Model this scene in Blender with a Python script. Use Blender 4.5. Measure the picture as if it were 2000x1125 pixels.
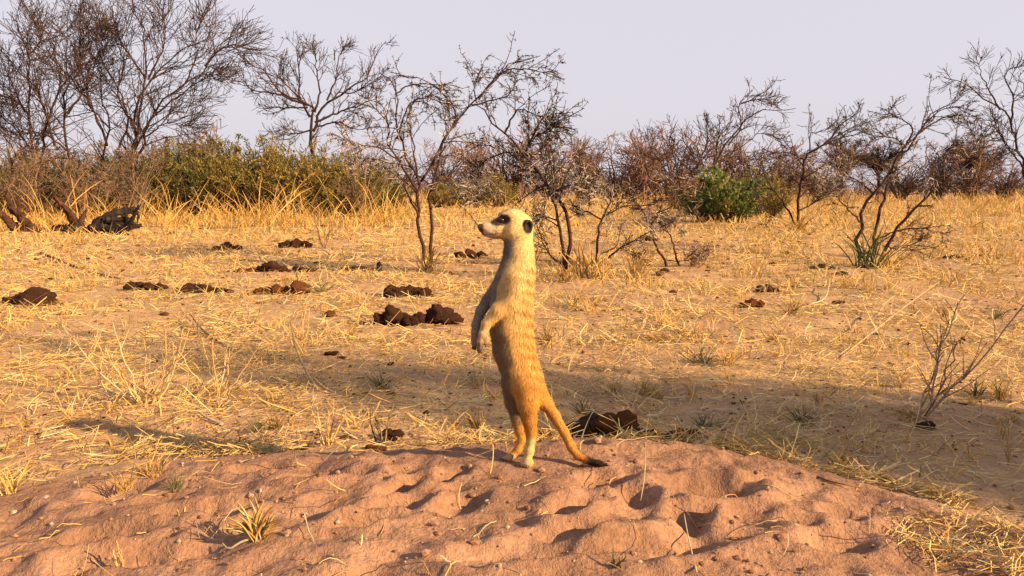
import bpy, math, random
import numpy as np
from mathutils import Vector, noise as mnoise

for o in list(bpy.data.objects):
    bpy.data.objects.remove(o)
SC = bpy.context.scene
COL = SC.collection
R = math.radians

# ------------------------------------------------------------------ camera
F = 1444.0                      # focal length in photo pixels (2000 wide)
CZ = 0.426
TH = math.atan((562.5 - 370.0) / F)
cam_d = bpy.data.cameras.new('camera')
cam_d.sensor_width = 36.0
cam_d.lens = 36.0 * F / 2000.0
cam_d.clip_start = 0.02
cam_d.clip_end = 3000
cam = bpy.data.objects.new('camera', cam_d)
cam.location = (0, 0, CZ)
cam.rotation_euler = (math.pi / 2 - TH, 0, 0)
COL.objects.link(cam)
SC.camera = cam

# ------------------------------------------------------------------ sky, sun, exposure
SUN_AZ, SUN_EL = R(25), R(24)
to_sun = Vector((math.cos(SUN_EL) * math.cos(SUN_AZ), -math.cos(SUN_EL) * math.sin(SUN_AZ), math.sin(SUN_EL)))
W = bpy.data.worlds.new('World')
SC.world = W
W.use_nodes = True
nt = W.node_tree
nt.nodes.clear()
n_out = nt.nodes.new('ShaderNodeOutputWorld')
n_bg = nt.nodes.new('ShaderNodeBackground')
n_sky = nt.nodes.new('ShaderNodeTexSky')
n_sky.sky_type = 'NISHITA'
n_sky.sun_disc = False
n_sky.sun_elevation = SUN_EL
n_sky.sun_rotation = math.atan2(to_sun.x, to_sun.y)
n_sky.air_density = 1.0
n_sky.dust_density = 4.0
n_mix = nt.nodes.new('ShaderNodeMix')
n_mix.data_type = 'RGBA'
n_mix.inputs[0].default_value = 0.93
n_mix.inputs[7].default_value = (2.40, 2.25, 2.47, 1)      # even lavender dust haze
nt.links.new(n_sky.outputs[0], n_mix.inputs[6])
nt.links.new(n_mix.outputs[2], n_bg.inputs[0])
n_bg.inputs[1].default_value = 0.1
nt.links.new(n_bg.outputs[0], n_out.inputs[0])

sun_d = bpy.data.lights.new('sun', 'SUN')
sun_d.energy = 5.0
sun_d.angle = R(0.6)
sun_d.color = (1.0, 0.66, 0.31)
sun = bpy.data.objects.new('sun', sun_d)
sun.location = (6, -3, 5)
sun.rotation_euler = to_sun.to_track_quat('Z', 'Y').to_euler()
COL.objects.link(sun)

SC.view_settings.view_transform = 'Standard'
SC.view_settings.look = 'None'
SC.view_settings.gamma = 1
SC.view_settings.use_curve_mapping = False
SC.view_settings.exposure = 1.65
SC.render.engine = 'CYCLES'

# ------------------------------------------------------------------ helpers: pixels -> directions
def ray(px, py):
    x = (px - 1000.0) / F
    z = -(py - 562.5) / F
    return np.array([x, math.cos(TH) + math.sin(TH) * z, -math.sin(TH) + math.cos(TH) * z])

def P(px, py, Y):
    d = ray(px, py)
    t = Y / d[1]
    return np.array([0, 0, CZ]) + d * t

# ------------------------------------------------------------------ noise
def _hash(ix, iy, seed):
    h = (ix.astype(np.int64) * 374761393 + iy.astype(np.int64) * 668265263 + seed * 1274126177) & 0xffffffff
    h = ((h ^ (h >> 13)) * 1274126177) & 0xffffffff
    return (h ^ (h >> 16)) & 0xffffffff

def gnoise(x, y, seed=0):
    x = np.asarray(x, float); y = np.asarray(y, float)
    x0 = np.floor(x); y0 = np.floor(y)
    fx = x - x0; fy = y - y0
    u = fx * fx * fx * (fx * (fx * 6 - 15) + 10)
    v = fy * fy * fy * (fy * (fy * 6 - 15) + 10)
    def g(dx, dy):
        a = _hash(x0 + dx, y0 + dy, seed) * (2 * math.pi / 4294967296.0)
        return np.cos(a) * (fx - dx) + np.sin(a) * (fy - dy)
    a = g(0, 0) * (1 - u) + g(1, 0) * u
    b = g(0, 1) * (1 - u) + g(1, 1) * u
    return (a * (1 - v) + b * v) * 1.5

def fbm(x, y, seed=0, oct=4):
    s = 0; a = 1.0
    for i in range(oct):
        s = s + a * gnoise(x, y, seed + i * 17)
        x = np.asarray(x) * 2.03; y = np.asarray(y) * 2.03; a *= 0.5
    return s

def sstep(a, b, x):
    t = np.clip((x - a) / (b - a), 0, 1)
    return t * t * (3 - 2 * t)

# ------------------------------------------------------------------ the ground surface
rng = np.random.default_rng(11)
def lip(x):
    return 1.03 - np.where(x < 0, 0.25 * x * x, 1.25 * np.maximum(0, x - 0.2) ** 2) + 0.02 * np.sin(x * 9)

def mound_mask(x, y):
    l = lip(x)
    return (1 - sstep(l - 0.05, l + 0.19, y)) * sstep(-1.6, -0.7, y) * np.exp(-(x / 1.15) ** 4)

DENTS = []      # x, y, rx, ry, angle, depth
def _mound_px(px, py, z=0.066):
    d = ray(px, py); t = (z - CZ) / d[2]
    return d[0] * t, d[1] * t
for (px, py, rx, ry, an, dp) in [
        (1385, 950, .072, .034, .12, .026), (1240, 975, .03, .022, .3, .016), (1345, 1010, .03, .02, .2, .018),
        (1110, 1000, .036, .02, .7, .015), (1160, 985, .03, .017, .4, .011), (1325, 1058, .10, .028, .35, .018),
        (1640, 1045, .045, .018, .1, .016), (1560, 1005, .03, .016, .1, .012), (785, 950, .05, .016, .75, .014),
        (880, 930, .04, .016, .9, .013), (760, 990, .05, .015, .3, .014), (700, 1020, .05, .014, .2, .015),
        (640, 925, .06, .018, .1, .012), (420, 975, .10, .02, .1, .014), (300, 1060, .10, .024, .1, .013),
        (180, 1020, .08, .02, .2, .012), (900, 985, .045, .02, .8, .012), (1090, 1050, .07, .02, .4, .012),
        (990, 1085, .08, .02, .2, .011), (1380, 1000, .02, .012, .0, .012), (1130, 1075, .07, .018, .3, .012),
        (540, 900, .07, .017, .1, .012), (450, 1030, .05, .022, .5, .012), (1780, 1015, .04, .016, .0, .010),
        (1170, 935, .03, .014, .2, .008), (1500, 930, .04, .014, .1, .010), (1650, 985, .03, .014, .0, .010)]:
    x, y = _mound_px(px, py)
    DENTS.append((x, y, rx * .72, ry * .85, an, dp * .9))
for i in range(150):
    x = rng.uniform(-1.0, 1.0); y = rng.uniform(0.1, 1.05)
    if abs(x - .02) < 0.09 and abs(y - 0.93) < 0.07: continue
    s = rng.uniform(.012, .034)
    DENTS.append((x, y, s * rng.uniform(1.0, 1.9), s, rng.uniform(0, 1.2), s * rng.uniform(.14, .34)))

def ground_h(x, y):
    x = np.asarray(x, float); y = np.asarray(y, float)
    m = mound_mask(x, y)
    H = 0.07 * np.exp(-(x / 0.8) ** 2) * (1 - 0.10 * sstep(0.9, 0.3, y))
    h = H * m
    far = np.clip(np.hypot(x, y) / 6.0, 1, 8)
    h = h + (1 - m) * (0.012 * fbm(x * 1.1, y * 1.1, 3, 4) * np.minimum(far, 3) + 0.0045 * fbm(x * 9, y * 9, 5, 3) + 0.0016 * fbm(x * 36, y * 36, 7, 2) * (np.hypot(x, y) < 4))
    keep = 1 - 0.85 * np.exp(-(((x - .02) / .08) ** 2 + ((y - .93) / .045) ** 2))
    near = m * keep
    h = h + near * (0.005 * fbm(x * 6, y * 9, 21, 3) - 0.007 * np.abs(fbm(x * 10 + y * 4, y * 13, 31, 2)) + 0.0032 * fbm(x * 38, y * 50, 41, 4) - 0.007 * np.maximum(0, fbm(x * 17, y * 24, 43, 2) - .15))
    sel = (m > 0.02)
    if np.any(sel):
        xs = x[sel] if x.ndim else x; ys = y[sel] if y.ndim else y
        acc = np.zeros_like(xs)
        for (dx, dy, rx, ry, an, dp) in DENTS:
            ca, sa = math.cos(an), math.sin(an)
            u = ((xs - dx) * ca + (ys - dy) * sa) / rx
            v = (-(xs - dx) * sa + (ys - dy) * ca) / ry
            r2 = u * u + v * v
            acc = acc - dp * np.exp(-(r2 * .9) ** 1.7) + dp * 0.42 * np.exp(-((np.sqrt(r2) - 1.55) / 0.5) ** 2)
        if x.ndim: h[sel] = h[sel] + acc * near[sel]
        else: h = h + acc * near
    return h

def gh(x, y):
    return float(ground_h(np.array([float(x)]), np.array([float(y)]))[0])

def G(px, py, it=6):
    """ground point under a photo pixel"""
    d = ray(px, py); z = 0.0
    for _ in range(it):
        t = (z - CZ) / d[2]
        z = gh(d[0] * t, d[1] * t)
    t = (z - CZ) / d[2]
    return np.array([d[0] * t, d[1] * t, z])

# ------------------------------------------------------------------ mesh building
def mesh_np(name, V, faces, col=None, smooth=True, attrs=None):
    """V (n,3); faces: list of int arrays (m,3)/(m,4); col: per-vertex rgb"""
    me = bpy.data.meshes.new(name)
    V = np.ascontiguousarray(V, dtype=np.float32)
    me.vertices.add(len(V)); me.vertices.foreach_set('co', V.ravel())
    faces = [np.asarray(f, dtype=np.int32) for f in faces if len(f)]
    loops = np.concatenate([f.ravel() for f in faces])
    tot = np.concatenate([np.full(len(f), f.shape[1], np.int32) for f in faces])
    start = np.concatenate([[0], np.cumsum(tot)[:-1]]).astype(np.int32)
    me.loops.add(len(loops)); me.loops.foreach_set('vertex_index', loops)
    me.polygons.add(len(tot)); me.polygons.foreach_set('loop_start', start)
    try: me.polygons.foreach_set('loop_total', tot)
    except Exception: pass
    me.polygons.foreach_set('use_smooth', np.full(len(tot), smooth, dtype=bool))
    if col is not None:
        a = me.attributes.new('tint', 'FLOAT_COLOR', 'POINT')
        c = np.ones((len(V), 4), np.float32); c[:, :3] = col
        a.data.foreach_set('color', c.ravel())
    for k, v in (attrs or {}).items():
        a = me.attributes.new(k, 'FLOAT', 'POINT')
        a.data.foreach_set('value', np.ascontiguousarray(v, dtype=np.float32))
    me.update(calc_edges=True)
    me.validate()
    return me

def nrm(a):
    return a / np.maximum(np.linalg.norm(a, axis=-1, keepdims=True), 1e-9)

def tubes(Pt, Rt, sides=4):
    """batched tubes. Pt (B,n,3), Rt (B,n) -> V, [quads]"""
    B, n, _ = Pt.shape
    T = np.zeros_like(Pt)
    T[:, 1:-1] = Pt[:, 2:] - Pt[:, :-2] if n > 2 else T[:, 1:-1]
    T[:, 0] = Pt[:, 1] - Pt[:, 0]; T[:, -1] = Pt[:, -1] - Pt[:, -2]
    T = nrm(T)
    ref = np.where(np.abs(T[:, :1, 2:3]) > 0.8, np.array([1.0, 0, 0]), np.array([0, 0, 1.0]))
    ref = np.broadcast_to(ref, Pt.shape)
    U = nrm(np.cross(T, ref)); Wv = np.cross(T, U)
    a = np.arange(sides) * 2 * math.pi / sides
    ring = (U[:, :, None] * np.cos(a)[None, None, :, None] + Wv[:, :, None] * np.sin(a)[None, None, :, None])
    V = Pt[:, :, None] + ring * Rt[:, :, None, None]
    idx = np.arange(B * n * sides).reshape(B, n, sides)
    j2 = (np.arange(sides) + 1) % sides
    q = np.stack([idx[:, :-1], idx[:, :-1][:, :, j2], idx[:, 1:][:, :, j2], idx[:, 1:]], -1)
    return V.reshape(-1, 3), q.reshape(-1, 4)

class Buf:
    def __init__(s): s.V = []; s.F3 = []; s.F4 = []; s.C = []; s.n = 0
    def add(s, V, F, col=None):
        F = np.asarray(F)
        (s.F3 if F.shape[1] == 3 else s.F4).append(F + s.n)
        s.V.append(V); s.n += len(V)
        if col is not None:
            col = np.asarray(col, float)
            s.C.append(np.broadcast_to(col, (len(V), 3)) if col.ndim == 1 else col)
    def tube(s, Pt, Rt, sides=4, col=None):
        V, q = tubes(Pt, Rt, sides)
        if col is not None and np.ndim(col) == 2:      # per tube
            col = np.repeat(col, Pt.shape[1] * sides, axis=0)
        s.add(V, q, col)
    def ribbon(s, Pt, Rt, col, flat=.0, k=1.25):
        """thin blades as flat strips, each turned at random about its length"""
        B, n, _ = Pt.shape
        T = nrm(Pt[:, -1] - Pt[:, 0]); rv = s.rr.normal(size=(B, 3)); rv[:, 2] += flat * 3
        U = nrm(np.cross(T, rv))[:, None] * Rt[:, :, None] * k
        V = np.stack([Pt - U, Pt + U], 2).reshape(-1, 3)
        i = np.arange(B * n * 2).reshape(B, n, 2)
        q = np.stack([i[:, :-1, 0], i[:, :-1, 1], i[:, 1:, 1], i[:, 1:, 0]], -1).reshape(-1, 4)
        s.add(V, q, np.repeat(col, n * 2, axis=0))
    rr = np.random.default_rng(5)
    def mesh(s, name, smooth=True, origin=None):
        V = np.concatenate(s.V)
        if origin is not None: V = V - np.asarray(origin)
        fs = []
        if s.F3: fs.append(np.concatenate(s.F3))
        if s.F4: fs.append(np.concatenate(s.F4))
        return mesh_np(name, V, fs, np.concatenate(s.C) if s.C else None, smooth)

def obj(name, me, mat, parent=None, loc=None, kind=None):
    o = bpy.data.objects.new(name, me)
    COL.objects.link(o)
    if mat is not None and not me.materials: me.materials.append(mat)
    if parent is not None: o.parent = parent
    if loc is not None: o.location = tuple(float(c) for c in loc)
    if kind: o['kind'] = kind
    return o

def tag(o, label, cat=None, group=None, kind=None):
    o['label'] = label
    if cat: o['category'] = cat
    if group: o['group'] = group
    if kind: o['kind'] = kind
    return o

def thing(name, label, cat, loc, group=None, rz=0, sc=1):
    e = bpy.data.objects.new(name, None)
    e.empty_display_size = 0.05
    COL.objects.link(e)
    e.location = tuple(float(c) for c in loc); e.rotation_euler = (0, 0, rz)
    e.scale = (sc, sc, sc) if np.isscalar(sc) else sc
    return tag(e, label, cat, group)

def copy_tree(o, parent=None):
    c = o.copy(); COL.objects.link(c)
    if parent is not None: c.parent = parent
    for ch in list(o.children): copy_tree(ch, c)
    return c

# ------------------------------------------------------------------ materials
def mat_new(name, rough=0.85, spec=0.25):
    m = bpy.data.materials.new(name); m.use_nodes = True
    nt = m.node_tree; b = nt.nodes['Principled BSDF']
    b.inputs['Roughness'].default_value = rough
    b.inputs['Specular IOR Level'].default_value = spec
    return m, nt, b

def ramp(nt, fac, stops):
    r = nt.nodes.new('ShaderNodeValToRGB')
    while len(r.color_ramp.elements) < len(stops): r.color_ramp.elements.new(0.5)
    for e, (p, c) in zip(r.color_ramp.elements, stops):
        e.position = p; e.color = (*c, 1)
    nt.links.new(fac, r.inputs[0])
    return r.outputs[0]

def tnoise(nt, scale, detail=4, rough=0.6, vec=None, dist=0):
    t = nt.nodes.new('ShaderNodeTexNoise')
    t.inputs['Scale'].default_value = scale; t.inputs['Detail'].default_value = detail
    t.inputs['Roughness'].default_value = rough; t.inputs['Distortion'].default_value = dist
    if vec is not None: nt.links.new(vec, t.inputs['Vector'])
    return t.outputs['Fac']

def mixc(nt, fac, a, b, mode='MIX'):
    m = nt.nodes.new('ShaderNodeMix'); m.data_type = 'RGBA'; m.blend_type = mode
    for s, v in ((0, fac), (6, a), (7, b)):
        if hasattr(v, 'links') or isinstance(v, bpy.types.NodeSocket): nt.links.new(v, m.inputs[s])
        elif np.isscalar(v): m.inputs[s].default_value = v
        else: m.inputs[s].default_value = (*v, 1)
    return m.outputs[2]

def bump(nt, b, h, strength, dist=0.01):
    n = nt.nodes.new('ShaderNodeBump')
    n.inputs['Strength'].default_value = strength; n.inputs['Distance'].default_value = dist
    nt.links.new(h, n.inputs['Height']); nt.links.new(n.outputs[0], b.inputs['Normal'])

def objcoord(nt):
    return nt.nodes.new('ShaderNodeTexCoord').outputs['Object']

def mat_tint(name, rough=0.8, spec=0.2, nscale=60, amt=0.35, trans=0.0):
    """colour from the per-piece tint attribute, with mottling"""
    m, nt, b = mat_new(name, rough, spec)
    a = nt.nodes.new('ShaderNodeAttribute'); a.attribute_name = 'tint'
    f = tnoise(nt, nscale, 3, 0.6, objcoord(nt))
    c = ramp(nt, f, [(0.3, (1 - amt,) * 3), (0.7, (1 + amt * .4,) * 3)])
    out = mixc(nt, 1.0, a.outputs['Color'], c, 'MULTIPLY')
    nt.links.new(out, b.inputs['Base Color'])
    if trans > 0:
        t = nt.nodes.new('ShaderNodeBsdfTranslucent'); nt.links.new(out, t.inputs[0])
        mx = nt.nodes.new('ShaderNodeMixShader'); mx.inputs[0].default_value = trans
        nt.links.new(b.outputs[0], mx.inputs[1]); nt.links.new(t.outputs[0], mx.inputs[2])
        nt.links.new(mx.outputs[0], nt.nodes['Material Output'].inputs[0])
    return m

def mat_noise(name, stops, scale, rough=0.85, spec=0.25, bs=0.5, bd=0.01, bscale=None, detail=5):
    m, nt, b = mat_new(name, rough, spec)
    v = objcoord(nt)
    f = tnoise(nt, scale, detail, 0.62, v)
    nt.links.new(ramp(nt, f, stops), b.inputs['Base Color'])
    if bs: bump(nt, b, tnoise(nt, bscale or scale * 3, 5, 0.65, v), bs, bd)
    return m

# ground
def mat_ground():
    m, nt, b = mat_new('dry_sandy_ground', 0.95, 0.1)
    v = objcoord(nt)
    big = tnoise(nt, 1.3, 4, 0.6, v)
    mid = tnoise(nt, 9, 5, 0.65, v)
    fine = tnoise(nt, 160, 4, 0.7, v)
    sand = ramp(nt, mid, [(0.25, (0.141, 0.083, 0.059)), (0.5, (0.219, 0.127, 0.086)), (0.75, (0.298, 0.185, 0.131))])
    grit = ramp(nt, fine, [(0.3, (.72, .70, .70)), (0.55, (1, 1, 1)), (0.74, (1.18, 1.18, 1.18))])
    sand = mixc(nt, 1.0, sand, grit, 'MULTIPLY')
    # litter-covered plain: shreds of straw too small to build
    mp = nt.nodes.new('ShaderNodeMapping'); mp.inputs['Scale'].default_value = (24, 120, 24); mp.inputs['Rotation'].default_value = (0, 0, .35)
    nt.links.new(v, mp.inputs[0])
    mp2 = nt.nodes.new('ShaderNodeMapping'); mp2.inputs['Scale'].default_value = (110, 30, 24); mp2.inputs['Rotation'].default_value = (0, 0, .9)
    nt.links.new(v, mp2.inputs[0])
    s1 = tnoise(nt, 1, 3, 0.7, mp.outputs[0], .6); s2 = tnoise(nt, 1, 3, 0.7, mp2.outputs[0], .6)
    mxm = nt.nodes.new('ShaderNodeMath'); mxm.operation = 'MAXIMUM'
    nt.links.new(s1, mxm.inputs[0]); nt.links.new(s2, mxm.inputs[1])
    sf = ramp(nt, mxm.outputs[0], [(0.50, (0, 0, 0)), (0.60, (1, 1, 1))])
    cover = ramp(nt, big, [(0.36, (.15,) * 3), (0.56, (.85,) * 3)])
    mm = nt.nodes.new('ShaderNodeMath'); mm.operation = 'MULTIPLY'
    nt.links.new(sf, mm.inputs[0]); nt.links.new(cover, mm.inputs[1])
    straw = ramp(nt, mid, [(0.3, (0.253, 0.172, 0.076)), (0.55, (0.390, 0.281, 0.123)), (0.75, (0.488, 0.374, 0.193))])
    soil = mixc(nt, 0.55, sand, (0.351, 0.224, 0.134))
    plain = mixc(nt, mm.outputs[0], soil, straw)
    at = nt.nodes.new('ShaderNodeAttribute'); at.attribute_name = 'mound'
    c = mixc(nt, at.outputs['Fac'], plain, sand)
    # golden dry grass covering further out
    af = nt.nodes.new('ShaderNodeAttribute'); af.attribute_name = 'grassy'
    gold = ramp(nt, tnoise(nt, 5, 5, .7, v), [(0.3, (0.185, 0.109, 0.043)), (0.5, (0.351, 0.224, 0.086)), (0.75, (0.488, 0.338, 0.139))])
    c = mixc(nt, af.outputs['Fac'], c, gold)
    nt.links.new(c, b.inputs['Base Color'])
    hb = nt.nodes.new('ShaderNodeMath'); hb.operation = 'MULTIPLY_ADD'
    nt.links.new(fine, hb.inputs[0]); hb.inputs[1].default_value = 0.35
    nt.links.new(tnoise(nt, 45, 5, 0.7, v), hb.inputs[2])
    bump(nt, b, hb.outputs[0], 0.8, 0.009)
    return m

M_ground = mat_ground()
M_straw = mat_tint('dry_straw', 0.6, 0.3, 90, .3, .15)
M_grass = mat_tint('grass_blades', 0.6, 0.3, 60, .3, .25)
M_leaf = mat_tint('shrub_leaves', 0.55, 0.3, 30, .35, .3)
M_bark = mat_noise('thorn_bark', [(0.3, (.014, .008, .008)), (0.55, (.036, .018, .015)), (0.75, (.075, .042, .034))], 35, .85, .2, .6, .004)
M_twig = mat_tint('thin_twigs', 0.8, 0.2, 40, .4)
M_thorn = mat_tint('pale_thorns', 0.55, 0.3, 50, .2)
M_dung = mat_noise('dried_dung', [(0.28, (.010, .006, .006)), (0.49, (.024, .011, .009)), (0.70, (.125, .042, .016))], 28, .9, .15, .9, .006, 110)
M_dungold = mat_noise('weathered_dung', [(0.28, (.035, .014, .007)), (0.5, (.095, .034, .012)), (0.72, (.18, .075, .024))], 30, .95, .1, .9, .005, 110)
M_log = mat_noise('charred_wood', [(0.3, (.007, .006, .007)), (0.55, (.018, .014, .014)), (0.8, (.06, .045, .042))], 14, .85, .2, .9, .02, 30)
M_redlog = mat_noise('weathered_red_wood', [(0.3, (.015, .007, .005)), (0.55, (.05, .021, .013)), (0.8, (.12, .06, .04))], 14, .85, .2, .9, .02, 30)
M_pebble = mat_noise('pale_stone', [(0.3, (.20, .14, .11)), (0.6, (.30, .22, .18)), (0.8, (.42, .34, .29))], 40, .8, .3, .4, .003)

# ------------------------------------------------------------------ structure: ground sheet
def axis_lines(core0, core1, step, lo, hi, growth=1.045):
    a = list(np.arange(core0, core1 + 1e-6, step))
    s = step; x = core1
    while x < hi:
        s *= growth; x += s; a.append(min(x, hi))
    s = step; x = core0; b = []
    while x > lo:
        s *= growth; x -= s; b.append(max(x, lo))
    return np.array(b[::-1] + a)

gx = axis_lines(-0.95, 0.95, 0.0054, -900, 900, 1.085)
gy = axis_lines(0.5, 1.3, 0.0050, -900, 1500, 1.06)
XX, YY = np.meshgrid(gx, gy)
ZZ = ground_h(XX.ravel(), YY.ravel()).reshape(XX.shape)
ny_, nx_ = XX.shape
ii = np.arange(nx_ * ny_).reshape(ny_, nx_)
q = np.stack([ii[:-1, :-1], ii[:-1, 1:], ii[1:, 1:], ii[1:, :-1]], -1).reshape(-1, 4)
xr, yr = XX.ravel(), YY.ravel()
mm_ = mound_mask(xr, yr)
mm_ = sstep(0.25, 0.75, mm_ + 0.25 * fbm(xr * 8, yr * 8, 77, 3))
gr_ = sstep(3.0, 9.0, yr + 2.2 * fbm(xr * .5, yr * .5, 79, 3)) * 0.5 * (.45 + .9 * sstep(-.3, .4, fbm(xr * 1.6, yr * 1.6, 80, 3)))
me = mesh_np('ground', np.stack([xr, yr, ZZ.ravel()], -1), [q], attrs={'mound': mm_, 'grassy': gr_})
ground = obj('ground', me, M_ground)
tag(ground, 'reddish dry sandy ground with a dug-up sand mound in front', kind='structure')


# ------------------------------------------------------------------ branching growth
def catmull(pts, n):
    pts = np.asarray(pts, float)
    if len(pts) == 2:
        t = np.linspace(0, 1, n)[:, None]; return pts[0] * (1 - t) + pts[1] * t
    p = np.vstack([2 * pts[0] - pts[1], pts, 2 * pts[-1] - pts[-2]])
    seg = np.linalg.norm(np.diff(pts, axis=0), axis=1); cum = np.concatenate([[0], np.cumsum(seg)])
    out = []
    for d in np.linspace(0, cum[-1], n):
        i = min(np.searchsorted(cum, d, side='right') - 1, len(seg) - 1)
        t = (d - cum[i]) / max(seg[i], 1e-9)
        a, b, c, e = p[i], p[i + 1], p[i + 2], p[i + 3]
        out.append(0.5 * ((2 * b) + (-a + c) * t + (2 * a - 5 * b + 4 * c - e) * t * t + (-a + 3 * b - 3 * c + e) * t ** 3))
    return np.array(out)

def grow(Pp, Rp, k, L, n, ang, trop, wig, rg, tmin=.2, rf=.6, zig=0.0, taper=.75, rmax=9, lfall=.6):
    B, m, _ = Pp.shape
    idx = np.repeat(np.arange(B), k)
    N = len(idx)
    t = rg.uniform(tmin, 1, N)
    s = t * (m - 1); i0 = np.minimum(s.astype(int), m - 2); f = (s - i0)[:, None]
    base = Pp[idx, i0] * (1 - f) + Pp[idx, i0 + 1] * f
    rb = Rp[idx, i0] * (1 - f[:, 0]) + Rp[idx, i0 + 1] * f[:, 0]
    tan = nrm(Pp[idx, i0 + 1] - Pp[idx, i0])
    perp = nrm(np.cross(tan, rg.normal(size=(N, 3))))
    a = rg.uniform(ang[0], ang[1], N)[:, None]
    d = tan * np.cos(a) + perp * np.sin(a)
    ln = rg.uniform(L[0], L[1], N) * (1 - lfall * t)
    pts = [base]; p = base
    zv = nrm(np.cross(d, rg.normal(size=(N, 3))))
    for j in range(1, n):
        d = nrm(d + np.array([0, 0, trop]) + rg.normal(size=(N, 3)) * wig + zv * zig * (1 if j % 2 else -1))
        p = p + d * (ln / (n - 1))[:, None]
        pts.append(p)
    Pc = np.stack(pts, 1)
    r0 = np.minimum(rb * rf, rmax)
    Rc = r0[:, None] * (1 - taper * np.linspace(0, 1, n))[None]
    return Pc, Rc

def spikes(Pp, k, L, r, rg, tmin=0.0):
    """thorns: thin three-sided spikes in pairs along the twigs"""
    B, m, _ = Pp.shape
    idx = np.repeat(np.arange(B), k); N = len(idx)
    t = rg.uniform(tmin, 1, N); s = t * (m - 1); i0 = np.minimum(s.astype(int), m - 2); f = (s - i0)[:, None]
    base = Pp[idx, i0] * (1 - f) + Pp[idx, i0 + 1] * f
    tan = nrm(Pp[idx, i0 + 1] - Pp[idx, i0])
    perp = nrm(np.cross(tan, rg.normal(size=(N, 3))))
    ln = rg.uniform(L[0], L[1], N)[:, None]
    out = []
    for sgn in (1, -1):
        d = nrm(perp * sgn + tan * rg.uniform(-.2, .5, N)[:, None])
        out.append(np.stack([base, base + d * ln], 1))
    Q = np.concatenate(out)
    Rr = np.tile(np.array([r, r * .12]), (len(Q), 1))
    return Q, Rr

def leaf_quads(C, L, Wd, rg, up=0.3, T=None):
    """diamond leaves at centres C"""
    N = len(C)
    d = rg.normal(size=(N, 3)); d[:, 2] += up
    if T is not None: d = d * .8 + T * 1.6
    d = nrm(d); s = nrm(np.cross(d, rg.normal(size=(N, 3))))
    ln = rg.uniform(L[0], L[1], N)[:, None]; w = ln * rg.uniform(Wd[0], Wd[1], N)[:, None]
    V = np.stack([C, C + d * ln * .5 + s * w, C + d * ln, C + d * ln * .5 - s * w], 1).reshape(-1, 3)
    return V, np.arange(N * 4).reshape(N, 4)

def vary(c, n, rg, amt=.2, hue=.08):
    c = np.asarray(c, float)
    k = rg.uniform(1 - amt, 1 + amt, (n, 1)) * (1 + rg.normal(size=(n, 3)) * hue)
    return np.clip(c * k, .003, .9)

def pick(cols, n, rg, w=None, amt=.2):
    cols = np.asarray(cols, float)
    i = rg.choice(len(cols), n, p=w)
    return vary(1, n, rg, amt) * cols[i]

TW_DARK = [(0.0287, 0.0152, 0.0128), (0.0405, 0.022, 0.0169), (0.054, 0.0287, 0.0186)]
TW_PURP = [(0.0465, 0.0264, 0.0264), (0.062, 0.0357, 0.0325), (0.0744, 0.0434, 0.031)]
TW_PALE = [(0.187, 0.132, 0.1045), (0.231, 0.1705, 0.132), (0.1375, 0.088, 0.066)]

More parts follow.
